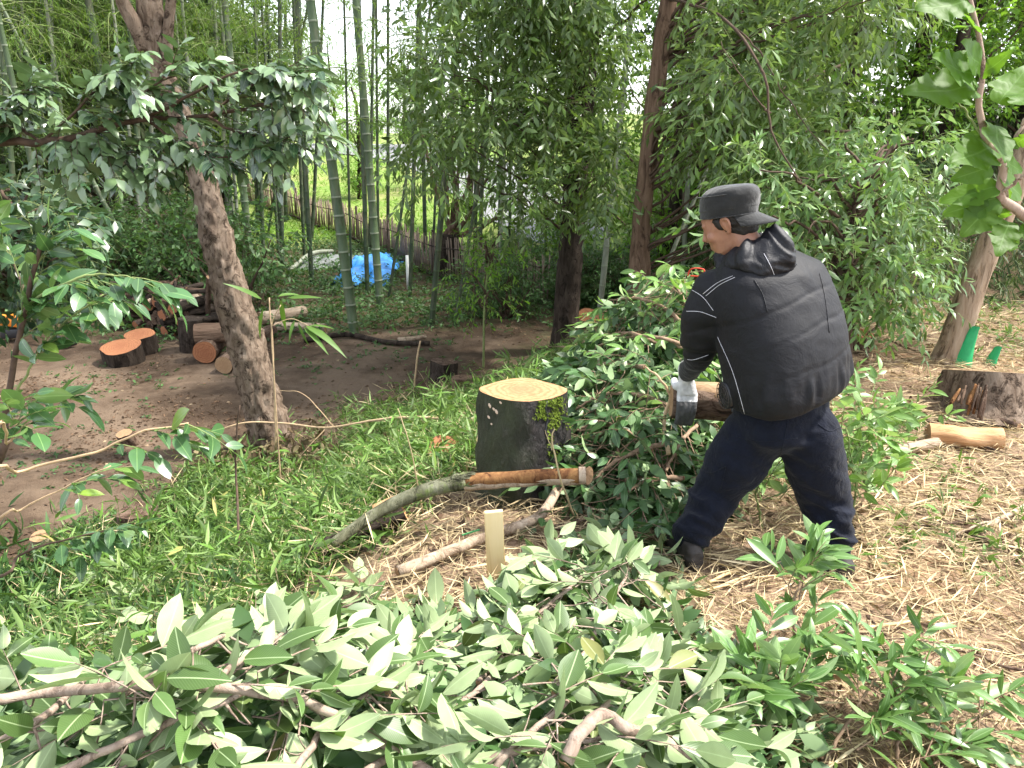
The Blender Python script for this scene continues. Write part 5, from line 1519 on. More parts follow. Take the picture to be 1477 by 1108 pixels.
# heap in front of the camera
H_ = heap_pt
FORE = [
    ('thick curved grey branch arching over the heap of pale leaves', [(-60, 1018), (60, 1000), (180, 990), (270, 985), (370, 1000), (450, 1015), (540, 1065), (640, 1125)], .0125, .010, 10, .05),
    ('cut branch in the heap, its forked twig rising under big pale leaves', [(-20, 1085), (90, 1010), (150, 950), (205, 870), (235, 850)], .009, .005, 13, .02),
    ('cut branch with a few dark green leaves among the pale heap', [(-30, 1000), (60, 955), (130, 915), (200, 895), (280, 900)], .008, .004, 13, .02),
    ('leafy cut branch pointing toward the stake across the heap', [(420, 1120), (480, 1040), (560, 980), (620, 930), (620, 880)], .009, .004, 16, .02),
    ('cut branch lying low in the heap beneath the curved grey branch', [(80, 1120), (200, 1060), (330, 1010), (430, 960), (520, 920)], .01, .004, 15, .01),
    ('cut branch of broad pale leaves in the middle of the heap', [(520, 1120), (620, 1050), (700, 985), (740, 930), (760, 880)], .01, .004, 17, .02),
    ('leafy cut branch whose pale leaves surround the foot of the stake', [(560, 1000), (620, 940), (680, 890), (740, 850), (790, 830)], .008, .004, 17, .02),
    ('slender leafy branch lying along the crest of the heap towards the worker', [(690, 985), (760, 900), (830, 840), (870, 800), (900, 775)], .008, .004, 18, .02),
    ('leafy branch with many small pale leaves nearest the worker boots', [(800, 1000), (850, 930), (880, 870), (905, 830), (925, 790)], .009, .004, 18, .02),
    ('cut branch with drooping pale leaves at the straw edge of the heap', [(820, 1080), (880, 1010), (930, 950), (950, 910), (960, 880)], .009, .004, 16, .02),
    ('low leafy branch filling the heap behind the knobby branch', [(700, 1125), (760, 1060), (840, 1000), (920, 980), (990, 970)], .009, .004, 16, .01),
    ('leafy branch lying under the knobby branch at the heap foot', [(640, 1140), (720, 1090), (800, 1075), (900, 1060), (990, 1040)], .009, .004, 15, .01),
    ('pale leaved branch at the edge of the heap by the slope grass', [(-60, 960), (40, 900), (110, 870), (170, 850), (230, 835)], .008, .004, 11, .02),
    ('cut branch with upturned pale leaves along the upper rim of the heap', [(300, 990), (380, 930), (450, 890), (510, 870), (560, 855)], .008, .004, 15, .02),
    ('short leafy branch tucked between the rim and the curved branch', [(180, 1000), (260, 950), (330, 915), (390, 900), (440, 905)], .008, .004, 14, .02),
]
for lab, pp, r0, r1, ns, up in FORE:
    pts = [H_(x, y, pile_z, up) for x, y in pp]
    leafy_branch('cut_branch', lab, pts, r0, r1, ns + 5, 7, .126, PILE, .21, .1, .62, lambda x, y: pile_z(x, y) + .01, upz=(-.1, .32), jit=.55, droop=.12)
kn = [H_(815, 1100, pile_z, .03), H_(835, 1060, pile_z, .06), H_(870, 1030, pile_z, .08), H_(905, 1050, pile_z, .07), H_(945, 1058, pile_z, .05), H_(992, 1092, pile_z, .03)]
stick('knobby_branch', [tuple(p) for p in kn], .0165, .012, 'thick bare knobby branch with a bent elbow lying on the heap', 'branch', 'branch_bark', sides=14, wob=.003, face='cut_cream')
# filling under the heap
B = np.stack([rng.uniform(-1.9, 1.0, 2600), rng.uniform(.55, 3.1, 2600)], 1)
hh_ = pile_z(B[:, 0], B[:, 1]) - H(B[:, 0], B[:, 1])
B = B[hh_ > .06]; Z = H(B[:, 0], B[:, 1]) + (pile_z(B[:, 0], B[:, 1]) - H(B[:, 0], B[:, 1])) * rng.uniform(.25, .93, len(B))
B = np.column_stack([B, Z])
P, D, N, S, TW = sprays(B, rand_dirs(len(B), -.2, .4), .15, 6, .095, .1, 50, 1, .5, .55, .1)
V, T = leaves_geo(P, D, N, S, OVAL3); V2, T2 = twigs_geo(TW, .002)
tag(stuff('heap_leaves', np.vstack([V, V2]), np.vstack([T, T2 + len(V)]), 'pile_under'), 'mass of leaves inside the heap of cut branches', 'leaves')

# shoots at the lower right
SH = [
    ('upright leafy shoot with long curled leaves before the worker boot', [(1165, 1010), (1150, 930), (1145, 870), (1160, 830)], 14, .125),
    ('bushy cut shoot of long green leaves beside the heap edge', [(1060, 1110), (1090, 1040), (1100, 990), (1110, 950)], 15, .125),
    ('leafy shoot with pale stem spreading over the bare soil', [(1180, 1120), (1230, 1030), (1260, 985), (1300, 960)], 14, .12),
    ('low leafy shoot whose narrow leaves reach over the straw', [(1300, 1130), (1350, 1080), (1390, 1060), (1430, 1075)], 12, .115),
    ('leafy shoot with upright narrow leaves next to a grey dead leaf', [(1290, 1120), (1300, 1050), (1320, 1010), (1325, 980)], 12, .115),
    ('dense green shoot at the foot of the knobby branch', [(980, 1120), (1020, 1060), (1050, 1010), (1060, 960)], 14, .12),
]
for lab, pp, ns, sz in SH:
    b = gp(*pp[0]); n_ = len(pp)
    pts = [b] + [at(x, y, b.y + .10 + .05 * k) for k, (x, y) in enumerate(pp[1:])]
    pts = [Vector((p.x, p.y, max(p.z, hz(p.x, p.y) + .02 + .03 * i))) for i, p in enumerate(pts)]
    leafy_branch('leafy_shoot', lab, pts, .006, .003, ns, 8, sz, SHOOT, .17, .045, .12, None, 'twig', hang=.12, upz=(.1, .9), jit=.4, droop=.2, face=None, cat='shoot')

# brush heap between the stump and the worker
def brush_z(x, y):
    x = np.asarray(x, float); y = np.asarray(y, float)
    m = .95 * np.exp(-((x - 1.08) / .55) ** 2 - ((y - 5.0) / .8) ** 2)
    m = np.maximum(m, .62 * np.exp(-((x - .75) / .5) ** 2 - ((y - 4.1) / .55) ** 2))
    m = np.maximum(m, .4 * np.exp(-((x - .65) / .4) ** 2 - ((y - 3.6) / .4) ** 2))
    m = np.maximum(m, .3 * np.exp(-((x - .5) / .35) ** 2 - ((y - 5.3) / .5) ** 2))
    return H(x, y) + m * (1 + .18 * vnoise(x * 3, y * 3, 6.5))
BR = [
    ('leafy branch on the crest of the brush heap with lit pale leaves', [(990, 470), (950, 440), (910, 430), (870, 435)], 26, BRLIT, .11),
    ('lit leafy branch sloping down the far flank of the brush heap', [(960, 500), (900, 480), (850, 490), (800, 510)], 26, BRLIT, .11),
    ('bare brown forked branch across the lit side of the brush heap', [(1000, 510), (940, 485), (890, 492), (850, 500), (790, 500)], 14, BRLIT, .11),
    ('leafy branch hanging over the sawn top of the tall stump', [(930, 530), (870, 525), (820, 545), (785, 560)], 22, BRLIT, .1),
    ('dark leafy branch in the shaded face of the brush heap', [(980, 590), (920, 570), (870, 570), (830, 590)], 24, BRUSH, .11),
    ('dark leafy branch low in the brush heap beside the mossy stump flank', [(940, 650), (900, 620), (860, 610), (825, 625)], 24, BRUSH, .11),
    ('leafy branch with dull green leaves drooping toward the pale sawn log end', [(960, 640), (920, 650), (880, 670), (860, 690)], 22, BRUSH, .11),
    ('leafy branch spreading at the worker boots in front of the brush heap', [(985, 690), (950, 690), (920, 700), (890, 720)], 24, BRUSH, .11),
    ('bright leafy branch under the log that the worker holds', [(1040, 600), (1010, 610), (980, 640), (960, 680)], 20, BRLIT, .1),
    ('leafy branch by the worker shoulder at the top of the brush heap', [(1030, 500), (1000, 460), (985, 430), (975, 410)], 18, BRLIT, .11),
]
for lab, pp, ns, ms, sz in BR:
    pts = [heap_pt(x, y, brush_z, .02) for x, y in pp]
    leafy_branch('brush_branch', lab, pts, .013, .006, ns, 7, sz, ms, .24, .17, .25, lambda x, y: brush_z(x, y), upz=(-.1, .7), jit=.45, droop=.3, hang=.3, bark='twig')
B = np.stack([rng.uniform(-.4, 2.4, 6000), rng.uniform(3.1, 6.8, 6000)], 1)
hh_ = brush_z(B[:, 0], B[:, 1]) - H(B[:, 0], B[:, 1]); B = B[hh_ > .12]
Z = H(B[:, 0], B[:, 1]) + (brush_z(B[:, 0], B[:, 1]) - H(B[:, 0], B[:, 1])) * rng.uniform(.3, 1.0, len(B)); B = np.column_stack([B, Z])
P, D, N, S, TW = sprays(B, rand_dirs(len(B), -.2, .7), .2, 7, .1, .3, 50, 1, .45, .2, .3)
V, T = leaves_geo(P, D, N, S, OVAL3); V2, T2 = twigs_geo(TW, .0025)
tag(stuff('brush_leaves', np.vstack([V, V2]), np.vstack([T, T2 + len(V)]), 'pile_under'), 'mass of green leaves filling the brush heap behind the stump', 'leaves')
bt = heap_pt(968, 690, brush_z, .03)
stick('bare_twig', [tuple(heap_pt(965, 655, brush_z, .05)), tuple(at(958, 610, 3.5)), tuple(at(966, 570, 3.5)), tuple(at(950, 545, 3.5)), tuple(at(930, 530, 3.6))], .011, .004, 'pale bare twig with a side spur hanging before the brush heap', 'twig', 'stalk', sides=9, forks=[[tuple(at(960, 615, 3.5)), tuple(at(952, 606, 3.5)), tuple(at(948, 603, 3.48))]])
stick('bare_twig', [tuple(heap_pt(1005, 505, brush_z, .06)), tuple(heap_pt(950, 487, brush_z, .09)), tuple(heap_pt(905, 487, brush_z, .09)), tuple(heap_pt(865, 498, brush_z, .07))], .012, .006, 'brown bare branch lying over the lit leaves of the brush heap', 'branch', 'twig', sides=8)
stick('red_cord', [tuple(at(992, 398, 3.9)), tuple(at(996, 389, 3.88)), tuple(at(1006, 387, 3.86)), tuple(at(1016, 390, 3.85)), tuple(at(1010, 398, 3.87)), tuple(at(996, 398, 3.9))], .004, .004, 'small loop of red cord on the brush beside the worker shoulder', 'cord', 'red_cord', sides=6, wob=0)
# leafy bush right of the worker's legs
for lab, pp, ns, ms in (('pale green leafy shoots growing beside the worker trouser leg', [(1255, 735), (1245, 680), (1240, 630), (1250, 590)], 26, BRLIT),
                        ('green leafy shoots with grassy base behind the worker trouser leg', [(1225, 760), (1235, 700), (1228, 660), (1222, 620)], 20, BRLIT),
                        ('small leafy clump growing behind the legs of the worker', [(1100, 765), (1095, 735), (1090, 710), (1100, 695)], 9, BRLIT),
                        ('pale leafy shoots on the straw toward the broad stump', [(1290, 690), (1285, 650), (1280, 615), (1295, 590)], 16, BRLIT)):
    b = gp(*pp[0]); pts = [b] + [at(x, y, b.y) for x, y in pp[1:]]
    leafy_branch('leafy_clump', lab, pts, .006, .003, ns, 7, .1, ms, .2, .09, .2, None, 'twig_green', hang=.2, upz=(.1, .9), jit=.45, face=None, cat='shoot')

# ------------------------------------------------------------------ evergreen bough reaching in at the upper left
tb2 = Vector((-3.35, 2.95, 0)); tb2.z = hz(tb2.x, tb2.y)
root = thing('glossy_evergreen', tb2, 'evergreen tree with a glossy leaved bough reaching across the leaning trunk', 'tree')
Yb = 2.95
m = MB(); m.add(*trunk_geo([(*(tb2 - Vector((0, 0, .2))), .11), (tb2.x + .05, tb2.y, 1.0, .075), (tb2.x + .1, tb2.y, 2.4, .06), (tb2.x, tb2.y, 4.4, .02)], 14, .1, .05)); m.build('trunk', 'bark_dark', root)
main = [(tb2.x + .08, tb2.y, 1.35), at(-60, 218, Yb), at(60, 206, Yb), at(140, 188, Yb - .05), at(210, 172, Yb), at(300, 168, Yb + .05), at(380, 152, Yb), at(440, 150, Yb)]
m = MB(); m.add(*curve_tube(main, .017, .004, 60, 8, .006)); m.build('bough', 'twig_dark', root)
subs = [[(60, 206), (110, 160), (150, 120), (190, 105)], [(140, 188), (200, 140), (260, 105), (330, 95)], [(210, 172), (290, 130), (360, 100), (420, 120)], [(300, 168), (340, 190), (390, 205), (440, 190)],
        [(60, 206), (20, 180), (-20, 150)], [(210, 172), (250, 200), (300, 225), (340, 225)], [(60, 206), (120, 215), (190, 220)], [(300, 168), (350, 130), (410, 105)], [(-60, 218), (0, 160), (40, 130)]]
SB, SD = [], []
for s in subs:
    yy = Yb + random.uniform(-.3, .25)
    p = [at(s[0][0], s[0][1], Yb)] + [at(x, y, Yb + (yy - Yb) * (i + 1) / len(s)) for i, (x, y) in enumerate(s[1:])]
    m = MB(); m.add(*curve_tube(p, .006, .0025, 20, 6, .004)); m.build('branch', 'twig_dark', root)
    S_ = spline(p, 30)
    for k in rng.integers(6, 30, 18): SB.append(S_[k]); SD.append(nrm(S_[min(k + 1, 29)] - S_[k - 1]) + rng.normal(0, .45, 3) + [.2, -.25, .05])
S_ = spline(main, 60)
for k in rng.integers(16, 60, 34): SB.append(S_[k]); SD.append(nrm(S_[min(k + 1, 59)] - S_[k - 1]) + rng.normal(0, .6, 3) + [0, -.3, 0])
SB = np.array(SB); SD = np.array(SD)
P, D, N, S, TW = sprays(SB, SD, .19, 10, .078, .3, 52, 1.0, .3, .06, .3)
m = MB(); m.add(*twigs_geo(TW, .002)); o = m.build('twig', 'twig_dark', root); o['kind'] = 'stuff'
nobj = 300 if len(P) > 300 else len(P)
order = rng.permutation(len(P))
leaf_objects(root, P[order[:nobj]], D[order[:nobj]], N[order[:nobj]], S[order[:nobj]], CAMEL)
rest = order[nobj:]
B2_ = [np.array([tb2.x + .05, tb2.y, z]) + rng.normal(0, .5, 3) * [1, 1, .5] for z in rng.uniform(2.4, 4.6, 90)]
P2, D2, N2, S2, TW2 = sprays(B2_, rand_dirs(90), .25, 8, .085, .35, 52, 1, .35, .06, .35)
m = MB(); m.add(*leaves_geo(np.vstack([P[rest], P2]), np.vstack([D[rest], D2]), np.vstack([N[rest], N2]), np.concatenate([S[rest], S2]), OVAL3)); m.add(*twigs_geo(TW2, .002))
o = m.build('crown', 'camellia_leaf', root, True); o['kind'] = 'stuff'

# shrub at the left edge
rbs = gp(-120, 860)
root = thing('broadleaf_shrub', rbs, 'glossy round leaved shrub reaching over the edge of the dirt clearing', 'shrub')
Ys = 1.95
stems = [([rbs, at(-20, 700, Ys), at(8, 600, Ys), at(25, 500, Ys), at(48, 400, Ys), at(60, 350, Ys)], .011, .005, 'twig_dark'),
         ([at(12, 590, Ys), at(45, 530, Ys), at(90, 470, Ys), at(150, 425, Ys)], .004, .002, 'twig_green'),
         ([at(40, 440, Ys), at(90, 410, Ys - .1), at(140, 395, Ys - .1), at(190, 400, Ys - .1)], .004, .002, 'twig_green'),
         ([at(40, 440, Ys), at(20, 380, Ys + .1), at(-10, 330, Ys + .1)], .004, .002, 'twig_dark'),
         ([rbs, at(-40, 715, Ys - .25), at(30, 680, Ys - .25), at(130, 655, Ys - .25), at(200, 625, Ys - .25), at(270, 612, Ys - .25)], .005, .002, 'stalk'),
         ([rbs, at(-20, 765, Ys - .2), at(30, 735, Ys - .2), at(100, 700, Ys - .2), at(160, 672, Ys - .2)], .004, .0015, 'stalk'),
         ([rbs, at(-20, 840, Ys - .1), at(30, 800, Ys - .1), at(90, 780, Ys - .1), at(150, 765, Ys - .1)], .005, .002, 'twig_dark'),
         ([at(10, 600, Ys), at(50, 580, Ys - .1), at(90, 565, Ys - .1)], .003, .0015, 'twig_green'),
         ([rbs, at(-30, 660, Ys - .3), at(10, 640, Ys - .3), at(25, 610, Ys - .3)], .005, .002, 'stalk')]
SB, SD, SL = [], [], []
for i, (p, r0, r1, mt) in enumerate(stems):
    m = MB(); m.add(*curve_tube(p, r0, r1, 30, 7, .003)); m.build('stem', mt, root)
    S_ = spline(p, 40)
    n_, lo = ((14, 22), (8, 10), (9, 8), (8, 8), (5, 26), (3, 24), (6, 22), (4, 8), (6, 26))[i]
    for k in rng.integers(lo, 40, n_):
        SB.append(S_[k]); SD.append(nrm(S_[min(k + 1, 39)] - S_[k - 1]) * 1.2 + rng.normal(0, .4, 3) + [.2, -.1, .1])
P, D, N, S, TW = sprays(np.array(SB), np.array(SD), .12, 5, .08, .25, 55, 1.0, .35, .08, .2)
m = MB(); m.add(*twigs_geo(TW, .0018)); o = m.build('twig', 'twig_green', root); o['kind'] = 'stuff'
leaf_objects(root, P, D, N, S, SHRUB)

# second, darker shrub mass further back at the left edge
oak('dark_shrub', 'dark leaved shrub behind the round leaved shrub at the wood edge',
    [(*gp(-60, 560), .04), pxp(-20, 450, 5.2, 9), pxp(20, 330, 5.2, 6), pxp(40, 280, 5.2, 3)], 'twig_dark',
    clump_field(-60, 100, 270, 420, 4.8, 5.8, 18), 'oak_dark_leaf', .1, 22, 8, .28, tp=OVAL2)

# broad lobed sapling close by at the upper right
def lobed(w=.62, lob=4):
    n = 26; V = []; UV = []
    for i in range(n + 1):
        t = i / n
        hw = w / 2 * math.sin(math.pi * t ** .75) ** .8 * (1 + .13 * math.sin(t * lob * 6.283) + .05 * math.sin(t * 57)) if 0 < i < n else .004
        z = -.18 * t * t + .03 * math.sin(t * 9)
        for s in (-1, -.5, 0, .5, 1): V.append((t - .05 * abs(s) * math.sin(t * lob * 6.283), hw * s, z + .1 * hw * abs(s) + .05 * hw * math.sin(t * 14 + s * 2))); UV.append((t, s))
    T = []
    for i in range(n):
        for k in range(4):
            a = i * 5 + k; T += [(a, a + 5, a + 6), (a, a + 6, a + 1)]
    return mesh_np('leaf', V, T, 'broad_leaf', True, uv=UV)
LOB = [lobed(), lobed(.55, 3), lobed(.7, 4)]
sb2 = Vector((1.75, 1.35, 0)); sb2.z = hz(sb2.x, sb2.y)
Yr = 1.38
root = thing('oak_sapling', sb2, 'oak sapling with large lobed yellow green leaves above the leaning tree', 'tree')
for p, r0, r1, mt in (([sb2, at(1600, 700, Yr), at(1540, 400, Yr), at(1478, 312, Yr), at(1442, 282, Yr), at(1445, 240, Yr), at(1424, 205, Yr), at(1412, 150, Yr), at(1418, 90, Yr), at(1400, 0, Yr), at(1395, -60, Yr)], .011, .003, 'branch_bark'),
                      ([at(1445, 240, Yr), at(1470, 190, Yr), at(1500, 130, Yr)], .004, .002, 'branch_bark'),
                      ([at(1424, 205, Yr), at(1385, 150, Yr + .02), at(1350, 95, Yr + .03)], .002, .001, 'twig_green'),
                      ([at(1442, 282, Yr), at(1480, 250, Yr - .05)], .003, .002, 'branch_bark')):
    m = MB(); m.add(*curve_tube(p, r0, r1, 40, 9, .002, rough=.08)); m.build('stem', mt, root)
BL = [(1405, 130, 1288, 118), (1405, 115, 1350, 60), (1412, 100, 1400, 45), (1415, 110, 1470, 60), (1440, 150, 1500, 70), (1455, 140, 1520, 150), (1400, 5, 1310, 3), (1402, 40, 1372, 30), (1402, 40, 1420, 25),
      (1430, 215, 1370, 225), (1430, 240, 1365, 262), (1440, 270, 1335, 290), (1440, 285, 1345, 312), (1435, 290, 1380, 350), (1450, 300, 1410, 345), (1455, 320, 1440, 375), (1470, 330, 1520, 372), (1440, 200, 1480, 215), (1430, 180, 1470, 235), (1460, 210, 1500, 190), (1440, 250, 1500, 290), (1450, 335, 1485, 360), (1425, 195, 1385, 190), (1445, 230, 1490, 250)]
P = np.array([list(at(a, b, Yr)) for a, b, _, _ in BL]); Q = np.array([list(at(c, d, Yr + random.uniform(-.12, .08))) for _, _, c, d in BL])
leaf_objects(root, P, Q - P, np.array([[0, -.85, .5]] * len(P)) + rng.normal(0, .22, (len(P), 3)), np.linalg.norm(Q - P, axis=1) * .78, LOB)

# ------------------------------------------------------------------ the worker
def ell_loft(secs, n=28, caps=True, pw=2.3):
    """secs: (centre, half-width vector, half-depth vector); closed skin with superelliptic sections"""
    a = np.linspace(0, 2 * math.pi, n, endpoint=False)
    ca = np.sign(np.cos(a)) * np.abs(np.cos(a)) ** (2 / pw); sa = np.sign(np.sin(a)) * np.abs(np.sin(a)) ** (2 / pw)
    V = []
    for c, u, v in secs:
        c, u, v = (np.array(list(q), float) for q in (c, u, v))
        V.append(c + ca[:, None] * u + sa[:, None] * v)
    m = len(secs); V = np.concatenate(V)
    i0 = np.arange(m - 1)[:, None] * n; j = np.arange(n)[None]; j1 = (j + 1) % n
    T = np.concatenate([np.stack([i0 + j, i0 + j1, i0 + n + j1], -1).reshape(-1, 3), np.stack([i0 + j, i0 + n + j1, i0 + n + j], -1).reshape(-1, 3)])
    if caps:
        k = len(V); V = np.vstack([V, np.array(list(secs[0][0]), float), np.array(list(secs[-1][0]), float)])
        jj = np.arange(n); jn = (jj + 1) % n
        T = np.vstack([T, np.stack([np.full(n, k), jn, jj], 1), np.stack([np.full(n, k + 1), (m - 1) * n + jj, (m - 1) * n + jn], 1)])
    return V, T

def limb(pts, rad, n=None, sides=18):
    """round-ended tapering limb through pts"""
    S = spline([(*p, r) for p, r in zip(pts, rad)], n or 8 * len(pts))
    V, T = tube(S[:, :3], S[:, 3], sides)
    out = MB(); out.add(V, T)
    for e in (0, -1):
        out.add(*ball(S[e, :3], (S[e, 3],) * 3))
    return np.concatenate(out.V), np.concatenate(out.T)

def ball(c, r, rot=None, n=14, m=10):
    th = np.linspace(0, math.pi, m + 1)[1:-1]; ph = np.linspace(0, 2 * math.pi, n, endpoint=False)
    V = [(0, 0, 1)] + [(math.sin(t) * math.cos(p), math.sin(t) * math.sin(p), math.cos(t)) for t in th for p in ph] + [(0, 0, -1)]
    V = np.array(V) * np.array(r)
    if rot is not None: V = V @ np.array(rot).T
    T = []
    k = len(th)
    for q in range(n):
        q1 = (q + 1) % n
        T.append((0, 1 + q, 1 + q1)); T.append((len(V) - 1, 1 + (k - 1) * n + q1, 1 + (k - 1) * n + q))
        for i in range(k - 1):
            a, b = 1 + i * n, 1 + (i + 1) * n
            T += [(a + q, b + q, b + q1), (a + q, b + q1, a + q1)]
    return V + np.array(list(c)), np.array(T)

def fuse(mb, voxel, smooth=4, fac=.5):
    """one continuous skin out of overlapping closed pieces"""
    me = mb.mesh('fuse', 'skin', True)
    o = bpy.data.objects.new('fuse', me); COL.objects.link(o)
    r = o.modifiers.new('r', 'REMESH'); r.mode = 'VOXEL'; r.voxel_size = voxel
    if smooth:
        s = o.modifiers.new('s', 'SMOOTH'); s.iterations = smooth; s.factor = fac
    dg = bpy.context.evaluated_depsgraph_get()
    out = bpy.data.meshes.new_from_object(o.evaluated_get(dg))
    bpy.data.objects.remove(o); bpy.data.meshes.remove(me)
    n = len(out.vertices); V = np.zeros(n * 3); out.vertices.foreach_get('co', V); V = V.reshape(-1, 3)
    N = np.zeros(n * 3); out.vertices.foreach_get('normal', N); N = N.reshape(-1, 3)
    return out, V, N

def finish(me, V, mat, name, root):
    off = np.array(root.location) if root is not None else np.zeros(3)
    me.vertices.foreach_set('co', (V - off).astype(np.float32).ravel()); me.name = name
    me.polygons.foreach_set('use_smooth', np.ones(len(me.polygons), bool))
    me.materials.clear(); me.materials.append(M[mat]); me.update()
    o = bpy.data.objects.new(name, me); COL.objects.link(o); o.parent = root
    return o

fwd = np.array([-.50, .866, 0]); rgt = np.array([.866, .50, 0]); upz_ = np.array([0, 0, 1.0])
lf = gp(990, 812); rf = gp(1203, 828)                       # where the boots stand
PL = Vector(((lf.x + rf.x) / 2, (lf.y + rf.y) / 2, 0))
def a3(px, py, Y): return np.array(list(at(px, py, Y)))

hipL, hipR = a3(1083, 632, 3.0), a3(1166, 626, 2.95)
kneL, kneR = a3(1030, 715, 3.02), a3(1190, 720, 2.98)
ankL, ankR = np.array([lf.x, lf.y, lf.z + .09]), np.array([rf.x, rf.y, rf.z + .09])
pel = a3(1126, 598, 3.0)
neck = a3(1078, 362, 3.1)
shL, shR = a3(1016, 428, 3.06), a3(1182, 405, 2.98)
elL = a3(1008, 512, 3.16)
# the held log decides where the hands are
LA, LB = a3(968, 578, 3.44), a3(1092, 585, 3.40)
lax = nrm(LB - LA); LR = .085
wrL = a3(990, 540, 3.36)
elR = a3(1190, 520, 3.22); wrR = a3(1085, 545, 3.36)

# head frame
hc = a3(1050, 322, 3.12)
hf = nrm(np.array([-.80, .52, -.46])); hl = nrm(np.cross(upz_, hf)); hu = np.cross(hf, hl)     # forward, his left, up
def hp(f, l, u): return hc + hf * f + hl * l + hu * u
hrot = np.stack([hf, hl, hu], 1)

# ---- body: one continuous skin (head, neck, trunk, limbs, hands)
mb = MB()
mb.add(*ball(hp(-.012, 0, .03), (.098, .076, .098), hrot, 20, 14))              # skull
mb.add(*ell_loft([(hp(.035, 0, -.125), hl * .028, hf * .026), (hp(.03, 0, -.10), hl * .05, hf * .055), (hp(.02, 0, -.05), hl * .062, hf * .076), (hp(.012, 0, 0), hl * .07, hf * .088), (hp(.005, 0, .05), hl * .07, hf * .09)], 20))
mb.add(*ell_loft([(hp(.088, 0, .02), hl * .010, hf * .008), (hp(.102, 0, -.012), hl * .012, hf * .012), (hp(.112, 0, -.03), hl * .017, hf * .013), (hp(.095, 0, -.042), hl * .013, hf * .01)], 12))   # nose
mb.add(*ball(hp(.082, 0, .022), (.016, .055, .012), hrot))                      # brow
mb.add(*ball(hp(.088, 0, -.066), (.012, .026, .008), hrot)); mb.add(*ball(hp(.085, 0, -.078), (.012, .022, .008), hrot))   # lips
mb.add(*ball(hp(.078, 0, -.11), (.02, .024, .016), hrot))                       # chin
for s in (1, -1):
    mb.add(*ball(hp(.06, s * .045, -.03), (.028, .022, .026), hrot))            # cheek
    mb.add(*ball(hp(.078, s * .032, .004), (.012, .015, .010), hrot))           # eyelid
    e = MB()
    ear = [(-.012, .0, -.030), (-.022, .012, -.012), (-.026, .017, .012), (-.014, .016, .028), (.004, .01, .024), (.008, .004, .006), (.002, .002, -.012)]
    mb.add(*limb([hp(f - .008, s * (.072 + l), u - .008) for f, l, u in ear], [.006, .006, .0065, .0065, .006, .005, .005], 28, 8))
    mb.add(*ball(hp(-.016, s * .078, -.006), (.016, .007, .022), hrot)); mb.add(*ball(hp(-.016, s * .078, -.036), (.008, .006, .009), hrot))
mb.add(*limb([hp(-.03, 0, -.06), hp(-.045, 0, -.12), neck + np.array([.01, -.01, -.02])], [.058, .06, .07]))
mb.add(*ell_loft([(pel, rgt * .16, fwd * .11), (pel + (neck - pel) * .35, rgt * .15, fwd * .1), (pel + (neck - pel) * .72, rgt * .18, fwd * .11), (pel + (neck - pel) * .9, rgt * .14, fwd * .08)]))
for a, b, c in ((shL, elL, wrL), (shR, elR, wrR)):
    mb.add(*limb([a * .7 + b * .3, b, c], [.045, .04, .03]))
for a, b, c in ((hipL, kneL, ankL), (hipR, kneR, ankR)):
    mb.add(*limb([a, b, c], [.085, .058, .04]))

def hand_geo(s_ax, a0, a1, wrist, sgn, grow=0.0):
    """palm and five fingers closed round the log: s_ax = place along the log, angles about its axis"""
    c0 = LA + lax * s_ax
    e1 = nrm(upz_ - lax * lax.dot(upz_)); e2 = np.cross(lax, e1)
    pt = lambda off, a, r: c0 + lax * off + (e1 * math.cos(a) + e2 * math.sin(a)) * r
    out = MB()
    RR = LR + .013
    # palm: from the wrist over the crown of the log
    kn = [pt(o, a0, RR + .004) for o in (-.033, -.011, .011, .033)]
    pm = sum(kn) / 4
    w_in = wrist
    out.add(*ell_loft([(w_in, lax * (.026 + grow), e2 * (.021 + grow)), (w_in * .55 + pm * .45, lax * (.034 + grow), e2 * (.019 + grow)), (pm, lax * (.043 + grow), e2 * (.016 + grow))], 16))
    for k, (o, ln) in enumerate(((-.033, .8), (-.011, .95), (.011, 1.0), (.033, .9))):
        span = (a1 - a0) * ln
        P = [pt(o * (1 - .1 * t), a0 + span * t, RR + .006 * math.sin(t * 9)) for t in (0, .3, .55, .8, 1.0)]
        out.add(*limb(P, [.0105 + grow, .0105 + grow, .0095 + grow, .009 + grow, .0075 + grow], 22, 10))
    th = [w_in * .6 + pm * .4 + lax * .02 * sgn, pt(.05 * sgn, a0 - (a1 - a0) * .12, RR + .012), pt(.058 * sgn, a0 - (a1 - a0) * .32, RR + .004), pt(.05 * sgn, a0 - (a1 - a0) * .45, RR)]
    out.add(*limb(th, [.014 + grow, .0125 + grow, .011 + grow, .009 + grow], 20, 10))
    return np.concatenate(out.V), np.concatenate(out.T)
e1_ = nrm(upz_ - lax * lax.dot(upz_)); e2_ = np.cross(lax, e1_)
toward_cam = -1 if e2_.dot(np.array([0, -1.0, 0])) > 0 else 1     # angle sign that goes to the far side of the log
hL = hand_geo(.06, -toward_cam * .9, -toward_cam * 3.3, wrL, -1)
hR = hand_geo(.30, toward_cam * .4, -toward_cam * 2.0, wrR, 1)
mb.add(*hL); mb.add(*hR)
me, V, N = fuse(mb, .0055, 3)
body = finish(me, V, 'skin', 'person', None)
tag(body, 'person in black work vest, navy trousers and backward cap lifting a cut log', 'person')

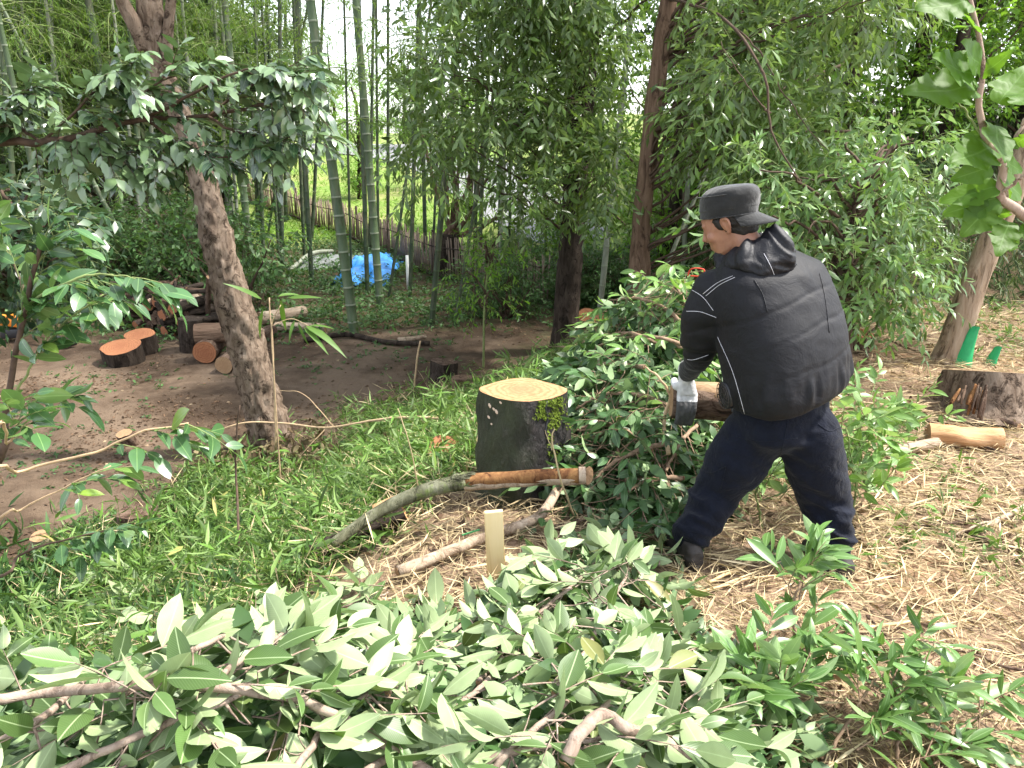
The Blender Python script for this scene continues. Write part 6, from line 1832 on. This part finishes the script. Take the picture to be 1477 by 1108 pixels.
# ---- trousers
mb = MB()
mb.add(*ell_loft([(pel + upz_ * .10 + fwd * .0, rgt * .185, fwd * .145), (pel + upz_ * .02, rgt * .20, fwd * .16), (pel - upz_ * .07 - fwd * .02, rgt * .205, fwd * .155), (pel - upz_ * .13, rgt * .15, fwd * .11)]))
for a, b, c in ((hipL, kneL, ankL), (hipR, kneR, ankR)):
    cuff = c + np.array([0, 0, .005])
    mb.add(*limb([a, a * .55 + b * .45, b, b * .5 + cuff * .5, cuff + (b - cuff) * .20], [.128, .124, .104, .094, .084], 50, 22))
me, V, N = fuse(mb, .011, 8)
nz = np.zeros(len(V))
for a, b, c, sd0 in ((hipL, kneL, ankL, 1.3), (hipR, kneR, ankR, 8.1)):
    # slanting creases that gather at knee and cuff
    for q, sp, amp in ((b, .12, .010), (b * .5 + c * .5, .1, .008), (c + [0, 0, .1], .10, .017), (a - [0, 0, .06], .15, .009)):
        d = np.linalg.norm((V - q) * [1, 1, .8], axis=1)
        ph = 1.2 * (.35 - np.abs(vnoise(V[:, 0] * 6 + sd0 + V[:, 2] * 4, V[:, 1] * 6, V[:, 2] * 20 + V[:, 0] * 9))) * 2 + .5 * vnoise(V[:, 0] * 15 + sd0, V[:, 1] * 15 + V[:, 2] * 20, V[:, 2] * 40)
        nz += amp * np.exp(-(d / sp) ** 2) * ph
nz += .005 * vnoise(V[:, 0] * 9 + V[:, 2] * 5, V[:, 1] * 9, V[:, 2] * 6) + .0022 * vnoise(V[:, 0] * 30, V[:, 1] * 30, V[:, 2] * 45)
trousers = finish(me, V + N * nz[:, None], 'trousers', 'trousers', body)

# ---- jacket: puffed body with short sleeves
ctr = lambda px, py, Y: a3(px, py, Y)
SEC = [(ctr(1132, 562, 3.0), .247, .19), (ctr(1131, 554, 3.0), .258, .205), (ctr(1129, 538, 3.0), .262, .212), (ctr(1124, 500, 3.02), .262, .215), (ctr(1117, 460, 3.05), .268, .21), (ctr(1107, 415, 3.08), .262, .185),
       (ctr(1104, 388, 3.09), .248, .15), (ctr(1094, 368, 3.1), .172, .115), (ctr(1082, 352, 3.12), .095, .09)]
tl = np.array([.0, 0, .0])
mb = MB()
ttop = nrm(rgt + np.array([0, 0, .16])); 
mb.add(*ell_loft([(c - fwd * .02, nrm(rgt + np.array([0, 0, .30 - .03 * k])) * w * .97, fwd * d) for k, (c, w, d) in enumerate(SEC)], 36, True, 2.5))
slv_end = shL * .15 + elL * .85
mb.add(*limb([shL + rgt * .05 + upz_ * .015, shL * .6 + elL * .4, slv_end], [.092, .088, .078], 26, 20))
slv_endR = shR * .2 + elR * .8
mb.add(*limb([shR - rgt * .07 + fwd * .07 - upz_ * .03, shR * .6 + elR * .4, slv_endR], [.09, .085, .078], 26, 20))
me, V, N = fuse(mb, .010, 16, .6)
c0, c1 = np.array(SEC[0][0]), np.array(SEC[-1][0])
hgt = (V - c0).dot(nrm(c1 - c0)) / np.linalg.norm(c1 - c0)
dz = .004 * vnoise(V[:, 0] * 5 + 2, V[:, 1] * 5, V[:, 2] * 11) + .0022 * vnoise(V[:, 0] * 9 + V[:, 2] * 9, V[:, 1] * 9, V[:, 2] * 30)
hemf = np.exp(-((hgt - .05) / .09) ** 2)
ang_ = np.arctan2((V - pel).dot(fwd), (V - pel).dot(rgt))
dz += hemf * .012 * vnoise(ang_ * 9, hgt * 5, 3.0)
ru = (V - pel).dot(rgt)
for k, (hh, sl) in enumerate(((.18, .25), (.40, .2), (.60, .15))):      # fine pull creases across the back
    dz -= .0035 * np.exp(-((hgt - hh - sl * ru - .02 * vnoise(ru * 7, k)) / .012) ** 2) * sstep(-.25, .1, ru * (1 if k != 2 else -1) + .1)
q = elL; d = np.linalg.norm(V - q, axis=1); dz += .010 * np.exp(-(d / .13) ** 2) * vnoise(V[:, 0] * 14, V[:, 1] * 14, V[:, 2] * 34)
q = shL + rgt * .10 - upz_ * .05; d = np.linalg.norm(V - q, axis=1); dz += .012 * np.exp(-(d / .12) ** 2) * vnoise(V[:, 0] * 11, V[:, 1] * 9, V[:, 2] * 20)
jv = V + N * dz[:, None]
jacket = finish(me, jv, 'jacket', 'jacket', body)
jb = BVHTree.FromPolygons([Vector(v) for v in jv], [tuple(p.vertices) for p in me.polygons])
def cast(bvh, px, py):
    d = ray(px, py).normalized()
    l, n, _, _ = bvh.ray_cast(Vector((0, 0, CAMZ)), d)
    return l, n
def seam(bvh, pts, r=.0011, mat='thread', parent=None, name='stitching', n=30):
    P = []
    for x, y in spline(pts, n):
        l, nn = cast(bvh, x, y)
        if l is not None: P.append(list(l + nn * r * .4))
    if len(P) < 4: return
    V, T = tube(np.array(P), r, 5)
    o = bpy.data.objects.new(name, mesh_np(name, V - np.array(parent.location), T, mat, True)); o.parent = parent; COL.objects.link(o)
for s in ([(1057, 398), (1035, 408), (1014, 424)], [(992, 415), (1013, 428), (1029, 448)], [(990, 449), (1010, 450), (1033, 458)], [(1035, 486), (1057, 537), (1074, 597)], [(986, 517), (1000, 519), (1022, 512)], [(1060, 400), (1038, 411), (1018, 427)]):
    seam(jb, s, parent=jacket)
seam(jb, [(1088, 404), (1100, 425), (1107, 450)], .0022, 'hood', jacket, 'back_seam')
seam(jb, [(1182, 395), (1190, 430), (1196, 480)], .002, 'hood', jacket, 'back_seam')
# reflective tape on the far shoulder
l0, n0 = cast(jb, 1166, 366)
if l0 is not None:
    tv, tt = box(.05, .014, .002)
    o = bpy.data.objects.new('reflective_tape', mesh_np('reflective_tape', tv, tt, 'reflector')); o.parent = jacket
    xx = nrm(np.array(rgt) - np.array(n0) * rgt.dot(np.array(n0))); yy = np.cross(np.array(n0), xx)
    o.matrix_basis = Matrix(((xx[0], yy[0], n0[0], l0.x + n0[0] * .002), (xx[1], yy[1], n0[1], l0.y + n0[1] * .002), (xx[2], yy[2], n0[2], l0.z + n0[2] * .002), (0, 0, 0, 1))); COL.objects.link(o)
# cooling fan in the flank of the jacket
l0, n0 = cast(jb, 1047, 570)
if l0 is not None:
    n0 = (n0 + Vector(list(-rgt)) * .5).normalized()
    fan = bpy.data.objects.new('fan', mesh_np('fan', *tube(np.array([[0, 0, -.01], [0, 0, .012], [0, 0, .016]]), [.058, .056, .05], 28, True), 'black_plastic', False))
    fan.parent = jacket; fan.matrix_basis = align(n0, l0 - n0 * .006); COL.objects.link(fan)
    for k in range(12):
        a = k * math.pi / 6
        o = bpy.data.objects.new('fan_rib', mesh_np('fan_rib', *tube(np.array([[.012 * math.cos(a), .012 * math.sin(a), .02], [.03 * math.cos(a + .2), .03 * math.sin(a + .2), .021], [.053 * math.cos(a + .5), .053 * math.sin(a + .5), .017]]), .0018, 5), 'boot', True)); o.parent = fan; COL.objects.link(o)
    for rr_ in (.018, .036, .054):
        a = np.linspace(0, 2 * math.pi, 25)
        o = bpy.data.objects.new('fan_ring', mesh_np('fan_ring', *tube(np.stack([np.cos(a) * rr_, np.sin(a) * rr_, np.full(25, .02)], 1), .0018, 5, False), 'boot', True)); o.parent = fan; COL.objects.link(o)

# ---- long black undersleeves
for s_, e_, w_, nm in ((shL, elL, wrL, 1), (shR, elR, wrR, 2)):
    mb = MB(); mb.add(*limb([s_ * .5 + e_ * .5, e_, w_ + (e_ - w_) * .12], [.058, .058, .042], 30, 18))
    me, V, N = fuse(mb, .008, 4)
    dz = .006 * vnoise(V[:, 0] * 13, V[:, 1] * 13, V[:, 2] * 30) + .002 * vnoise(V[:, 0] * 40, V[:, 1] * 40, V[:, 2] * 50)
    finish(me, V + N * dz[:, None], 'inner_sleeve', 'sleeve', body)

# ---- gloves
for hV, w_, nm in ((hand_geo(.06, -toward_cam * .9, -toward_cam * 3.3, wrL, -1, .0045), wrL, 0), (hand_geo(.30, toward_cam * .4, -toward_cam * 2.0, wrR, 1, .0045), wrR, 1)):
    mb = MB(); mb.add(*hV)
    pmid = hV[0].mean(0)
    mb.add(*limb([w_ + (w_ - pmid) * .18, w_ * .9 + pmid * .1], [.040, .036], 10, 16))
    me, V, N = fuse(mb, .0045, 3)
    g = finish(me, V + N * (.0012 * vnoise(V[:, 0] * 60, V[:, 1] * 60, V[:, 2] * 60))[:, None], 'glove', 'glove', body)
    me.materials.append(M['glove_palm'])
    ctrs = np.array([list(p.center) for p in me.polygons]) + np.array(body.location)
    dl = np.linalg.norm(np.cross(ctrs - LA, lax), axis=1)
    below = (ctrs - LA).dot(e1_) < .035
    me.polygons.foreach_set('material_index', (below & (dl < LR + .032)).astype(np.int32))

# ---- boots
def boot(toe_px, heel_px, ank, name='boot'):
    t, h = gp(*toe_px), gp(*heel_px)
    d = np.array([t.x - h.x, t.y - h.y, 0]); d = nrm(d); s = np.array([-d[1], d[0], 0])
    b0 = np.array([ank[0], ank[1], min(hz(ank[0], ank[1]), ank[2] - .09)]) + [0, 0, .004]
    P = lambda f, w, z: b0 + d * f + s * w + upz_ * z
    mb = MB()
    mb.add(*ell_loft([(P(-.085, 0, .045), s * .03, upz_ * .04), (P(-.06, 0, .055), s * .04, upz_ * .055), (P(.0, 0, .06), s * .042, upz_ * .06), (P(.07, 0, .05), s * .045, upz_ * .05), (P(.13, 0, .042), s * .049, upz_ * .042), (P(.175, 0, .037), s * .044, upz_ * .035), (P(.2, 0, .034), s * .025, upz_ * .022)], 22))
    kn_ = kneL if ank is ankL else kneR
    mb.add(*limb([P(-.02, 0, .06), b0 + [0, 0, .09] + (kn_ - b0) * .13], [.047, .045], 12))
    me, V, N = fuse(mb, .006, 3)
    o = finish(me, V + N * (.003 * vnoise(V[:, 0] * 40, V[:, 1] * 40, V[:, 2] * 60))[:, None], 'boot', name, body)
    ol = []
    for k in range(24):
        a = 2 * math.pi * k / 24; f = .058 + .147 * math.cos(a); w = (.047 + .006 * math.cos(a)) * math.sin(a)
        ol.append((f, w))
    secs = []
    V = [P(f, w, z) for z in (.0, .022) for f, w in ol]; n = 24
    T = [q for k in range(n) for q in ((k, (k + 1) % n, n + (k + 1) % n), (k, n + (k + 1) % n, n + k))]
    V += [P(.058, 0, 0), P(.058, 0, .022)]
    T += [(48, (k + 1) % n, k) for k in range(n)] + [(49, n + k, n + (k + 1) % n) for k in range(n)]
    so = bpy.data.objects.new('sole', mesh_np('sole', V, T, 'black_plastic', False)); so.parent = o; COL.objects.link(so)
boot((952, 778), (1000, 826), ankL)
boot((1160, 795), (1212, 838), ankR)

# ---- hair and cap
mb = MB(); mb.add(*ball(hp(-.022, 0, .022), (.098, .081, .092), hrot, 24, 16)); mb.add(*ball(hp(-.055, 0, -.035), (.055, .066, .055), hrot, 20, 14))
for s in (1, -1): mb.add(*ell_loft([(hp(.012, s * .068, .03), hf * .026, hl * .011), (hp(.006, s * .072, -.002), hf * .016, hl * .007), (hp(.003, s * .071, -.018), hf * .009, hl * .004)], 12))
me, V, N = fuse(mb, .006, 3)
finish(me, V + N * (.003 * vnoise(V[:, 0] * 60, V[:, 1] * 60, V[:, 2] * 90))[:, None], 'hair', 'hair', body)

cf_ = nrm(np.array([-.80, .52, -.16])); cl_ = nrm(np.cross(upz_, cf_)); cu_ = np.cross(cf_, cl_)
def cp(f, l, u): return hc + cf_ * (f - .004) + cl_ * l + cu_ * u
cap = []
for u, rf_, rl_ in ((.026, .112, .095), (.05, .113, .096), (.07, .1165, .0995), (.09, .1185, .102), (.108, .1165, .101), (.124, .108, .095), (.137, .09, .08), (.145, .062, .056), (.148, .03, .028)):
    cap.append((cp(-.002 - (u - .03) * .12, 0, u), cf_ * rf_, cl_ * rl_))
V, T = ell_loft(cap, 44, True, 2.05)
mbc = MB(); mbc.add(V, T); me, V, N = fuse(mbc, .006, 3)
dz = .0035 * vnoise((V - hc).dot(hf) * 22, (V - hc).dot(hl) * 22, (V - hc).dot(hu) * 34)
cap_o = finish(me, V + N * dz[:, None], 'cap', 'cap', body)
capb = BVHTree.FromPolygons([Vector(v) for v in V + N * dz[:, None]], [tuple(p.vertices) for p in me.polygons])
def ring_part(name, u0, rf0, rl0, r, mat, drop=0.0):
    a = np.linspace(0, 2 * math.pi, 61)
    P = np.array([cp(rf0 * math.cos(t) - .002, rl0 * math.sin(t), u0 + drop * math.cos(t)) for t in a])
    V, T = tube(P, r, 6, False)
    o = bpy.data.objects.new(name, mesh_np(name, V, T, mat, True)); o.parent = cap_o; COL.objects.link(o)
ring_part('band_seam', .060, .1155, .0985, .0016, 'cap'); ring_part('band_edge', .030, .1135, .0965, .002, 'cap'); ring_part('crown_seam', .113, .1145, .0995, .0018, 'cap')
# brim, worn backwards: a curved tongue behind the head
nb, ma = 20, 8
V = []
for side_ in (0, 1):
    for i in range(ma + 1):
        s = i / ma
        for k in range(nb + 1):
            a = (k / nb - .5) * 2.3
            rf1, rl1 = .106, .090
            ext = .085 * s * (math.cos(a * .95) ** .6 if abs(a * .95) < 1.57 else 0)
            f = -(rf1 * math.cos(a) + ext * (.35 + .65 * math.cos(a))); l = rl1 * math.sin(a) * (1 + .12 * s)
            u = .036 - .52 * ext - .55 * (l ** 2) * s * 4 - side_ * .004
            V.append(cp(f, l, u))
n1 = (ma + 1) * (nb + 1); T = []
for i in range(ma):
    for k in range(nb):
        a = i * (nb + 1) + k
        q = (a, a + 1, a + nb + 2, a + nb + 1)
        T += [(q[0], q[1], q[2]), (q[0], q[2], q[3]), (n1 + q[0], n1 + q[2], n1 + q[1]), (n1 + q[0], n1 + q[3], n1 + q[2])]
edge = [ma * (nb + 1) + k for k in range(nb + 1)]
for k in range(nb): T += [(edge[k], edge[k + 1], n1 + edge[k + 1]), (edge[k], n1 + edge[k + 1], n1 + edge[k])]
o = bpy.data.objects.new('brim', mesh_np('brim', V, T, 'cap', True)); o.parent = cap_o; COL.objects.link(o)

# ---- hood lying folded on the shoulders
mb = MB()
ncz = a3(1080, 366, 3.09)
secs = []
for t in np.linspace(-2.5, 2.5, 44):                 # t = 0 behind the neck, the ends meet under the chin
    bk = max(0.0, math.cos(t)) ** 1.2; wob = .012 * math.sin(t * 5 + 1) + .008 * math.sin(t * 11)
    out = -fwd * math.cos(t) + rgt * math.sin(t)
    c = ncz + out * (.094 + .032 * bk + wob * .5) + upz_ * (.004 + .012 * bk + .026 * math.sin(t) + wob)
    up_s = nrm(upz_ + out * (-.35))
    secs.append((c, out * (.036 + .026 * bk), up_s * (.050 + .036 * bk + .006 * math.sin(t * 7))))
mb.add(*ell_loft(secs, 30, True, 2.0))
me, V, N = fuse(mb, .006, 5)
L_ = (V - ncz)
th_ = np.arctan2(L_.dot(rgt), -L_.dot(fwd)); rd_ = np.sqrt(L_.dot(rgt) ** 2 + L_.dot(fwd) ** 2); cr_ = L_[:, 2] * 30 + rd_ * 22
dz = .007 * vnoise(th_ * 2.2, cr_ * 1.1, 2.0) + .010 * (.3 - np.abs(vnoise(th_ * 1.6 + 5, cr_ * 1.5 + th_ * 1.2, 7.0))) + .003 * vnoise(th_ * 7, cr_ * 2.5, 4.0)
hood = finish(me, V + N * dz[:, None], 'hood', 'hood', body)
hb = BVHTree.FromPolygons([Vector(v) for v in V + N * dz[:, None]], [tuple(p.vertices) for p in me.polygons])
seam(hb, [(1102, 366), (1112, 385), (1121, 408)], .0011, 'thread', hood)

# ---- cargo pocket flap and back pocket
trb = BVHTree.FromPolygons([v.co.copy() for v in trousers.data.vertices], [tuple(p.vertices) for p in trousers.data.polygons])
seam(trb, [(1000, 672), (1025, 682), (1048, 672)], .0022, 'trousers', trousers, 'pocket_flap'); seam(trb, [(1048, 672), (1044, 690), (1040, 704)], .002, 'trousers', trousers, 'pocket_flap')
seam(trb, [(1180, 612), (1196, 622), (1212, 616)], .002, 'trousers', trousers, 'pocket_seam'); seam(trb, [(1062, 630), (1100, 637), (1150, 632)], .002, 'trousers', trousers, 'yoke_seam')
seam(trb, [(1136, 610), (1125, 660), (1113, 695)], .002, 'trousers', trousers, 'seat_seam')

# ---- the log in his hands
hl_ = log('held_log', LA, LB, LR, 'short thick log with pale sawn end held in the gloved hands', 'log', None, 'bark_log', 'cut_cream', sides=30, oval=.12, rough=.12)
m = MB(); m.add(*tube(np.array([list(LA + lax * .01 + e1_ * .035), list(LA + lax * .2 + e1_ * .04), list(LB - lax * .01 + e1_ * .035)]), [.058, .06, .058], 16, True, .08, 20))
o = m.build('split_side', 'cut_cream'); o.parent = hl_; o.matrix_parent_inverse = hl_.matrix_basis.inverted()
